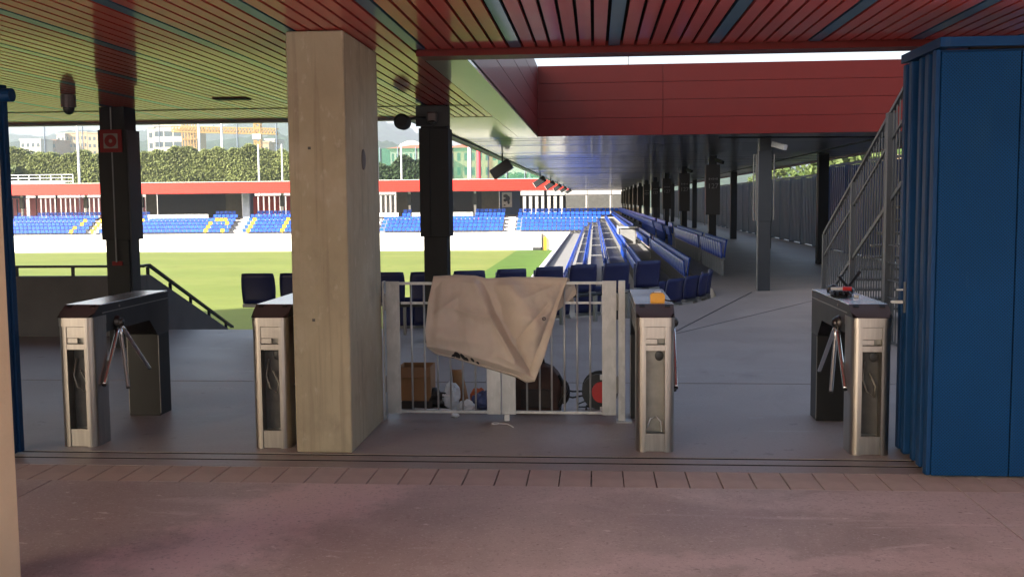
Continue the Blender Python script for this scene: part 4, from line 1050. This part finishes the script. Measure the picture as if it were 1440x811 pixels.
# ------------------------------------------------------------------ background beyond the far stand
def leaves(name, m, parent, pts, size, normal_bias=None):
    n = len(pts); N = rng.normal(size=(n, 3))*.55+np.array([-.35, -.75, .55]); N /= np.linalg.norm(N, axis=1)[:, None]
    a = np.cross(N, rng.normal(size=(n, 3))); a /= np.linalg.norm(a, axis=1)[:, None]
    b = np.cross(N, a)
    s = size*rng.uniform(.55, 1.3, size=(n, 1)); p = np.asarray(pts)
    V = np.stack([p-a*s, p-b*s*.6, p+a*s, p+b*s*.6], 1).reshape(-1, 3)
    off = Vector((0, 0, 0)); q = parent
    while q is not None: off += q.location; q = q.parent
    V = V-np.array(off)
    me = bpy.data.meshes.new(name); me.vertices.add(4*n); me.vertices.foreach_set('co', V.ravel())
    me.loops.add(4*n); me.loops.foreach_set('vertex_index', np.arange(4*n, dtype=np.int32))
    me.polygons.add(n); me.polygons.foreach_set('loop_start', np.arange(0, 4*n, 4, dtype=np.int32)); me.polygons.foreach_set('loop_total', np.full(n, 4, dtype=np.int32))
    me.update(); me.materials.append(MATS[m]); o = bpy.data.objects.new(name, me); C.objects.link(o); o.parent = parent; return o
def tree(x, y, z, h, r, m, label, group=None, n=2500, size=.28, name='leafy_tree'):
    t = thing(name, (x, y, z), label, 'tree', group)
    tb = MB(); tb.tube([(x, y, z), (x+.1, y, z+h*.3), (x-.05, y+.1, z+h*.62)], .035*h*.55, 8, .012*h); tr = tb.build('trunk', 'bark', t)
    for q in range(4):
        a = q*1.6+.4; MB().tube([(x, y, z+h*(.32+.06*q)), (x+r*.35*math.cos(a), y+r*.35*math.sin(a), z+h*(.5+.06*q)), (x+r*.6*math.cos(a), y+r*.6*math.sin(a), z+h*(.62+.06*q))], .012*h, 6, .004*h).build('limb', 'bark', tr)
    pts = []
    cl = [(np.clip(rng.normal(size=3), -1.2, 1.2)*np.array([r*.45, r*.45, h*.20])+np.array([x, y, z+h*.64]), rng.uniform(.28, .5)*r) for _ in range(26)]
    for c, rad in cl:
        k = n//26; d = rng.normal(size=(k, 3)); d /= np.linalg.norm(d, axis=1)[:, None]; rr = rad*rng.uniform(.55, 1.05, size=(k, 1)); pts.append(c+d*rr*np.array([1, 1, .8]))
    leaves('crown', m, t, np.concatenate(pts), size); return t
def hedge(name, x0, x1, y0, y1, z0, prof, m, label, n, size, cat='hedge'):
    t = thing(name, ((x0+x1)/2, (y0+y1)/2, z0), label, cat)
    MB().box(x0, x1, (y0+y1)/2-.2, y1-.6, z0, min(prof(x) for x in np.linspace(x0, x1, 30))-2.2).build('inner_growth', m, t)
    xs = rng.uniform(x0, x1, n); top = np.array([prof(x) for x in xs]); zs = z0+(top-z0)*np.sqrt(rng.uniform(.12, 1, n))
    # keep to what stands above the stand roof, front sheet uneven
    yy = y0+(y1-y0)*rng.beta(1.1, 2.6, n)+.35*np.sin(xs*.55+np.sin(zs*.9))
    leaves('foliage', m, t, np.stack([xs, yy, zs], 1), size); return t
def Zp(u, v, Y): return float(fy(u, v, Y)[2])
HY = 140.0
hx0, hx1 = float(fy(-120, 240, HY)[0]), float(fy(470, 240, HY)[0])
def hprof(x): return 8.9+.4*math.sin(x*.21)+.3*math.sin(x*.53+1)+.25*math.sin(x*1.3)+.2*math.sin(x*2.9)
hedge('cypress_hedge', hx0, hx1, 138.6, 142.0, -4.05, hprof, 'leaf_hedge', 'tall sunlit green hedge standing behind the far stand roof', 170000, .17)
hedge('dark_hedge', XF(500, 138), XF(602, 138), 137.2, 139.5, -4.05, lambda x: 7.0+.6*math.sin(x*.7)+.4*math.sin(x*1.9), 'leaf_dark', 'dark hedge behind the far roof beside the black column', 16000, .30)
for u, yy, h, r, m, lb in ((20, 139, 11.9, 2.6, 'leaf_light', 'pale leafy tree at the end of the tall hedge'), (250, 146, 12.6, 3.4, 'leaf_mid', 'darker tree rising behind the hedge below the yellow crane tower'), (330, 146, 12.4, 3.0, 'leaf_mid', 'tree rising behind the hedge beside the small white house'), (110, 147, 12.0, 3.2, 'leaf_mid', 'tree rising behind the hedge below the beige towers'),
                           (548, 141, 10.8, 2.6, 'leaf_light', 'light green tree above the dark hedge'), (716, 150, 9.6, 2.8, 'leaf_mid', 'bushy tree beside the red pole'), (690, 148, 8.0, 2.0, 'leaf_mid', 'low shrub tree at the foot of the pale building'), (735, 160, 10.2, 3.0, 'leaf_light', 'light tree behind the hanging loudspeaker')):
    tree(float(fy(u, 260, yy)[0]), yy, -4.05, h, r, m, lb, None, 3600, .30)
# poles on and behind the far roof
def pole(u, v0, v1, Y, r, label, group=None, m='white_metal', z0=None, name='light_pole'):
    p = fy(u, v0, Y); base = z0 if z0 is not None else -4.05
    t = thing(name, (p[0], p[1], base), label, 'pole', group)
    MB().tube([(p[0], p[1], base), (p[0], p[1], p[2])], r*1.15, 10, r*.85).build('shaft', m, t)
    MB().box(p[0]-.3, p[0]+.3, p[1]-.3, p[1]+.3, base, base+.06).build('base_plate', m, t)
    return t
pole(108, 168, 258, 129, .16, 'tall white lamp pole before the hedge and beige towers')
pole(279, 160, 258, 142.5, .17, 'white pole rising beside the yellow crane tower'); pole(311, 160, 258, 142.6, .17, 'white pole rising behind the hedge under the crane jib')
pole(363, 203, 257, 131, .12, 'white pole before the hedge below the crane mast'); pole(396, 203, 257, 131, .10, 'short white pole before the hedge close to the concrete column')
pole(531, 203, 254, 131, .10, 'thin white pole before the dark hedge at the concrete column'); pole(564, 202, 254, 131, .11, 'thin white pole in front of the dark hedge')
pole(660, 200, 254, 145, .28, 'stout white post beside the red pole'); pole(745, 215, 252, 150, .22, 'white post behind the hanging loudspeaker')
pole(673, 205, 254, 134, .33, 'thick red pole behind the far roof', m='red_paint', name='red_pole')
pole(883, 60, 95, 165, .16, 'thin grey floodlight mast seen in the sky gap above the red boards', m='seat_metal', name='floodlight_mast')
# roof railing
rr = thing('roof_railing', (float(fy(50, 258, 118)[0]), 118, 4.14), 'white guard railing standing on the far stand roof', 'railing')
xa, xb = float(fy(-20, 258, 118)[0]), float(fy(103, 258, 118)[0])
for z in (4.45, 4.85, 5.22): MB().tube([(xa, 118, z), (xb, 118, z)], .045, 8).build('rail', 'white_metal', rr)
for i in range(9):
    x = xa+(xb-xa)*i/8; MB().tube([(x, 118, 4.03), (x, 118, 5.22)], .045, 8).build('post', 'white_metal', rr)
MB().box(xa, xb-1.2, 118.3, 118.5, 4.03, 4.55).build('plinth', 'white_metal', rr)
# ball-stop nets
def net(u0, u1, Y, z1, m, label, step, z0=-4.05):
    a, b = float(fy(u0, 250, Y)[0]), float(fy(u1, 250, Y)[0]); t = thing('net_fence', ((a+b)/2, Y, z0), label, 'net')
    MB().box(a, b, Y, Y+.02, z0, z1).build('net', m, t)
    x = a
    while x <= b: MB().tube([(x, Y-.1, z0), (x, Y-.1, z1+.2)], .07, 6).build('post', 'fence_blue', t); x += step
net(-40, 420, 152, Zp(200, 176, 152), 'grey_net', 'tall thin ball-stop net on dark posts behind the hedge', 6.0)
net(510, 800, 147, Zp(600, 208, 147), 'green_net', 'green mesh sports fence behind the far stand', 2.6)

# buildings
def building(name, u0, u1, v0, Y, depth, m, label, floors, cols, z0=-4.05, winm='window_dark', wfrac=.5, roof=None, rot=0):
    a, b = float(fy(u0, v0, Y)[0]), float(fy(u1, v0, Y)[0]); z1 = Zp((u0+u1)/2, v0, Y)
    t = thing(name, ((a+b)/2, Y+depth/2, z0), label, 'building')
    MB().box(a, b, Y, Y+depth, z0, z1).build('wall', m, t)
    MB().box(a-.3, b+.3, Y-.3, Y+depth+.3, z1+.005, z1+.5).build('parapet', m if roof is None else roof, t)
    fh = 3.1; cw = (b-a)/cols
    wm = None
    for f in range(floors):
        z = z1-1.0-fh*(f+1)+1.2
        for c in range(cols):
            x = a+cw*(c+.5)
            if wm is None: wm = MB().box(-cw*wfrac/2, cw*wfrac/2, -.06, .1, 0, 1.5).build('window', winm, t, world=False); o = wm
            else: o = inst(wm, 'window', t)
            o.location = Vector((x, Y, z))-t.location
    return t
building('apartment_block', 28, 57, 197, 420, 18, 'white_wall', 'low white apartment block beside the brown one on the hillside', 4, 4)
building('apartment_block', 57.5, 79, 198, 430, 14, 'brown_wall', 'brown brick apartment block between white block and beige towers', 5, 3)
building('apartment_tower', 79.5, 91, 189, 440, 16, 'white_wall', 'narrow pale tower joined to the beige towers', 7, 2)
for u0, u1, v in ((92, 107, 188), (107.5, 122, 187), (122.5, 142, 188)):
    building('apartment_tower', u0, u1, v, 442, 16, 'beige_wall', {92: 'beige apartment tower nearest the pale tower', 107.5: 'beige apartment tower in the middle, just behind the tall lamp pole', 122.5: 'beige apartment tower nearest the black column'}[u0], 7, 3)
building('white_building', 207, 216, 180, 300, 14, 'white_wall', 'white stair tower of the modern building', 4, 1)
building('modern_building', 216.5, 256, 178, 300, 14, 'white_wall', 'modern white building with long dark ribbon windows', 3, 3, wfrac=.86)
building('hillside_house', 365, 378, 201, 330, 10, 'sand_wall', 'small sand coloured house at the crane foot', 2, 2)
building('hillside_house', 373, 386, 197, 336, 10, 'white_wall', 'small white house on the hillside beyond the hedge', 2, 2)
def roofed(u0, u1, v0, v1, Y, depth, m, label, cols, floors=3):
    a, b = float(fy(u0, v1, Y)[0]), float(fy(u1, v1, Y)[0]); z1 = Zp((u0+u1)/2, v1, Y); zr = Zp((u0+u1)/2, v0, Y)
    t = thing('tiled_roof_house', ((a+b)/2, Y+depth/2, -4.05), label, 'house')
    MB().box(a, b, Y, Y+depth, -4.05, z1).build('wall', m, t)
    MB().add([(a-1, Y-1, z1+.01), (b+1, Y-1, z1+.01), (b+1, Y+depth+1, z1+.01), (a-1, Y+depth+1, z1+.01), (a+3, Y+depth/2, zr), (b-3, Y+depth/2, zr)], [(0, 1, 5, 4), (1, 2, 5), (2, 3, 4, 5), (3, 0, 4), (0, 3, 2, 1)]).build('roof', 'roof_tile', t)
    cw = (b-a)/cols; wm = None
    for f in range(floors):
        for c in range(cols):
            if wm is None: wm = MB().box(-cw*.22, cw*.22, -.06, .1, 0, 1.6).build('window', 'window_dark', t, world=False); o = wm
            else: o = inst(wm, 'window', t)
            o.location = Vector((a+cw*(c+.5), Y, z1-2.6-3.0*f))-t.location
    return t
roofed(549, 600, 201, 209, 210, 16, 'white_wall', 'pale house with long terracotta roof beyond the dark hedge', 8)
roofed(630, 700, 199, 208, 215, 16, 'sand_wall', 'cream house with terracotta roof between the black column and the stand roof', 7)
roofed(695, 780, 212, 220, 260, 16, 'white_wall', 'white house with tiled roof low behind the green fence', 6)
at_ = thing('arched_shelter', (float(fy(575, 200, 260)[0]), 262, -4.05), 'white arched roof rising above the terracotta roof', 'building')
xa, xb = float(fy(556, 200, 260)[0]), float(fy(600, 200, 260)[0]); zt = Zp(578, 197.5, 260)
arc = [(xa+(xb-xa)*i/12, zt-2.2*((i/6-1)**2)) for i in range(13)]
MB().prism(arc+[(x, z-1.2) for x, z in arc[::-1]], 260, 266, 'y').build('roof', 'white_wall', at_)
for x in (xa+1, xb-1): MB().box(x-.3, x+.3, 260.5, 261, -4.05, zt-3.4+.6).build('column', 'white_wall', at_)

# tower crane
def lattice(mb, a, b, w_, n, t=.12):
    a = Vector(a); b = Vector(b); d = (b-a).normalized(); u = Vector((0, 1, 0)); s = d.cross(u).normalized()
    C4 = [(s*i+u*j)*w_/2 for i, j in ((-1, -1), (1, -1), (1, 1), (-1, 1))]
    for c in C4: mb.bar(a+c, b+c, t, t)
    for k in range(n):
        p = a+(b-a)*k/n; q = a+(b-a)*(k+1)/n
        for m_ in range(4):
            mb.bar(p+C4[m_], q+C4[(m_+1) % 4], t*.7, t*.7); mb.bar(p+C4[m_], p+C4[(m_+1) % 4], t*.7, t*.7)
CY = 280
ck = thing('tower_crane', (float(fy(363, 210, CY)[0]), CY, -4.05), 'yellow tower crane with lattice jib standing before the wooded hill', 'crane')
mx_ = float(fy(363, 200, CY)[0]); zj = Zp(363, 184, CY)
b = MB(); lattice(b, (mx_, CY, -4.05), (mx_, CY, Zp(363, 160, CY)), 1.6, 22, .28); b.build('mast', 'crane_yellow', ck)
b = MB(); lattice(b, (float(fy(243, 178, CY)[0]), CY, zj+.8), (float(fy(390, 184, CY)[0]), CY, zj-.3), 1.5, 34, .26); b.build('jib', 'crane_yellow', ck)
MB().box(mx_-1.2, mx_+1.2, CY-1.3, CY-.9, zj-2.4, zj-.9).build('cab', 'white_wall', ck)
MB().box(mx_-2, mx_+2, CY-2, CY+2, -4.3, -4.0).build('footing', 'concrete_step', ck)
yt = thing('yellow_scaffold', (float(fy(266, 200, 290)[0]), 290, -4.05), 'yellow scaffold tower against the modern white building', 'scaffold')
xa, xb = float(fy(256, 190, 290)[0]), float(fy(276, 190, 290)[0]); z1 = Zp(266, 172, 290)
n_ = 5
for i in range(n_+1):
    x = xa+(xb-xa)*i/n_
    for yy in (290, 292): MB().box(x-.12, x+.12, yy-.12, yy+.12, -4.05, z1).build('upright', 'crane_yellow', yt)
for k in range(12):
    z = -2+(z1+2)*k/11
    MB().box(xa, xb, 289.7, 292.3, z-.10, z+.10).build('platform', 'crane_yellow', yt)
    b = MB(); b.bar((xa, 289.9, z), (xb, 289.9, z+1.4), .12, .12); b.build('brace', 'crane_yellow', yt)
MB().box(xa+.2, xb-.2, 292.4, 298, -4.05, z1-1).build('core_wall', 'sand_wall', yt)

# trees beyond the fence at the right
for i, (x, y, h, r, m) in enumerate(((16, 44, 9.5, 3.2, 'leaf_light'), (19, 58, 10.5, 3.6, 'leaf_mid'), (17, 74, 9.5, 3.4, 'leaf_light'), (21, 92, 11, 4.0, 'leaf_mid'), (14, 34, 8.5, 2.8, 'leaf_mid'), (20, 112, 11, 4, 'leaf_light'), (22, 48, 10, 3.6, 'leaf_light'), (13, 27, 8.6, 2.6, 'leaf_light'))):
    tree(x, y, 0 if False else -4.05, h, r, m, 'green tree seen over the ribbed fence below the roof', 'trees beyond the ribbed fence', 2600, .30)
for i, (x, y, hh, m, lb) in enumerate(((27, 66, 7, 'white_wall', 'pale building seen over the ribbed fence between trees'), (26, 100, 8, 'sand_wall', 'sand coloured building seen over the distant ribbed fence'), (20.5, 40, 6, 'sand_wall', 'sand coloured building seen over the navy fence'))):
    t = thing('side_building', (x, y, -4.05), lb, 'building')
    MB().box(x-3, x+3, y-9, y+9, -4.05, hh).build('wall', m, t)
    MB().box(x-3.3, x+3.3, y-9.3, y+9.3, hh+.005, hh+.4).build('roof', 'roof_tile', t)
    for q in range(5):
        for z in (0.6, 3.6): MB().box(x-3.06, x-2.9, y-7.8+q*3.4, y-6.4+q*3.4, z, z+1.5).build('window', 'window_dark', t)
struct(MB().box(40.01, 700, 7, 126, -4.4, -4.05).build('ground_side', 'ground_earth'))
struct(MB().box(8.2, 40.0, 128.01, 135, -4.2, -4.04).build('ground_strip', 'ground_earth'))
struct(MB().box(-90, 40, 14, 126, -4.5, -4.01).build('stadium_base', 'ground_earth'))

# wooded hills
def hill(name, x0, x1, y0, y1, prof, nx, ny, lump):
    P_ = []; nr = rng.normal(size=(nx, ny))
    for i in range(nx):
        x = x0+(x1-x0)*i/(nx-1); H = prof(x)
        for j in range(ny):
            v = j/(ny-1); y = y0+(y1-y0)*v
            z = -4+(H+4)*math.sin(min(1, v*1.25)*math.pi/2)**1.3*(1 if v < .8 else math.cos((v-.8)/.2*math.pi/2))
            z += (lump*nr[i, j]+lump*1.2*math.sin(x*.05+3*math.sin(y*.03)))*min(1, v*4)
            P_.append((x, y, z-1.0))
    return struct(MB().grid(P_, nx, ny).build(name, 'hill_forest', smooth=True))
def hz(u, v, Y): return float(fy(u, v, Y)[2])
U = [(-500, 190), (-200, 176), (0, 185), (30, 187), (60, 181), (95, 174), (125, 176), (142, 181), (200, 173), (240, 174), (262, 176), (300, 168), (360, 160), (430, 156), (500, 160), (535, 168), (560, 178), (590, 192), (640, 204), (700, 216), (800, 228), (1000, 232), (1500, 230)]
HYY = 1900.0
hxs = [float(fy(u, v, HYY)[0]) for u, v in U]; hzs = [hz(u, v, HYY) for u, v in U]
hill('wooded_hills', -2200, 1200, 1200, 2400, lambda x: float(np.interp(x, hxs, hzs)), 420, 60, 3.0)
U2 = [(-500, 205), (0, 200), (100, 203), (210, 196), (330, 190), (420, 188), (500, 192), (560, 200), (640, 215), (800, 235), (1500, 240)]
h2x = [float(fy(u, v, 1000)[0]) for u, v in U2]; h2z = [hz(u, v, 1000) for u, v in U2]
hill('near_hills', -1300, 800, 700, 1190, lambda x: float(np.interp(x, h2x, h2z)), 300, 50, 2.0)

# unseen tall block inferred from near shade; shaped to shadow entrance and near pitch
tb_ = thing('tall_block', (-52, -10, 0), 'unseen tall plain block behind the entrance, inferred from its shadow', 'building')
MB().prism([(-75, 10.5), (-46, 0), (-34, -6), (-34, -20), (-75, -20)], -.05, 30.0).build('wall', 'sand_wall', tb_)
MB().prism([(-75.4, 10.9), (-45.9, .4), (-33.6, -5.8), (-33.6, -20.4), (-75.4, -20.4)], 30.01, 30.6).build('parapet', 'white_wall', tb_)
wm_ = None
for f in range(9):
    for c in range(4):
        if wm_ is None: wm_ = MB().box(-.06, .1, -.7, .7, 0, 1.5).build('window', 'window_dark', tb_, world=False); o = wm_
        else: o = inst(wm_, 'window', tb_)
        o.location = Vector((-34.0, -18.4+c*3.4, 1.6+f*3.1))-tb_.location

# pale sun-catching wall added behind the far louvres to brighten their gaps
sw = MB().box(-90, 6, 134.0, 134.2, -4.05, 2.9).build('louvre_backdrop', 'concrete_pale'); tag(sw, 'pale sunlit wall added behind the far stand louvres to brighten their gaps', 'wall')
# the air between here and the hills
hz_ = MB().box(-3010, 3010, -170, 3010, -5.6, 330).build('haze', 'void'); stuff(hz_)
hm_ = bpy.data.materials.new('haze_air'); hm_.use_nodes = True; ht = hm_.node_tree; ht.nodes.clear()
ho = ht.nodes.new('ShaderNodeOutputMaterial'); pv = ht.nodes.new('ShaderNodeVolumePrincipled'); pv.inputs['Color'].default_value = (.80, .88, 1.0, 1); pv.inputs['Density'].default_value = .00036; pv.inputs['Anisotropy'].default_value = .2
ht.links.new(pv.outputs[0], ho.inputs['Volume']); hz_.data.materials.clear(); hz_.data.materials.append(hm_)
tag(hz_, 'thin blue air haze between the stadium and the hills', 'haze')
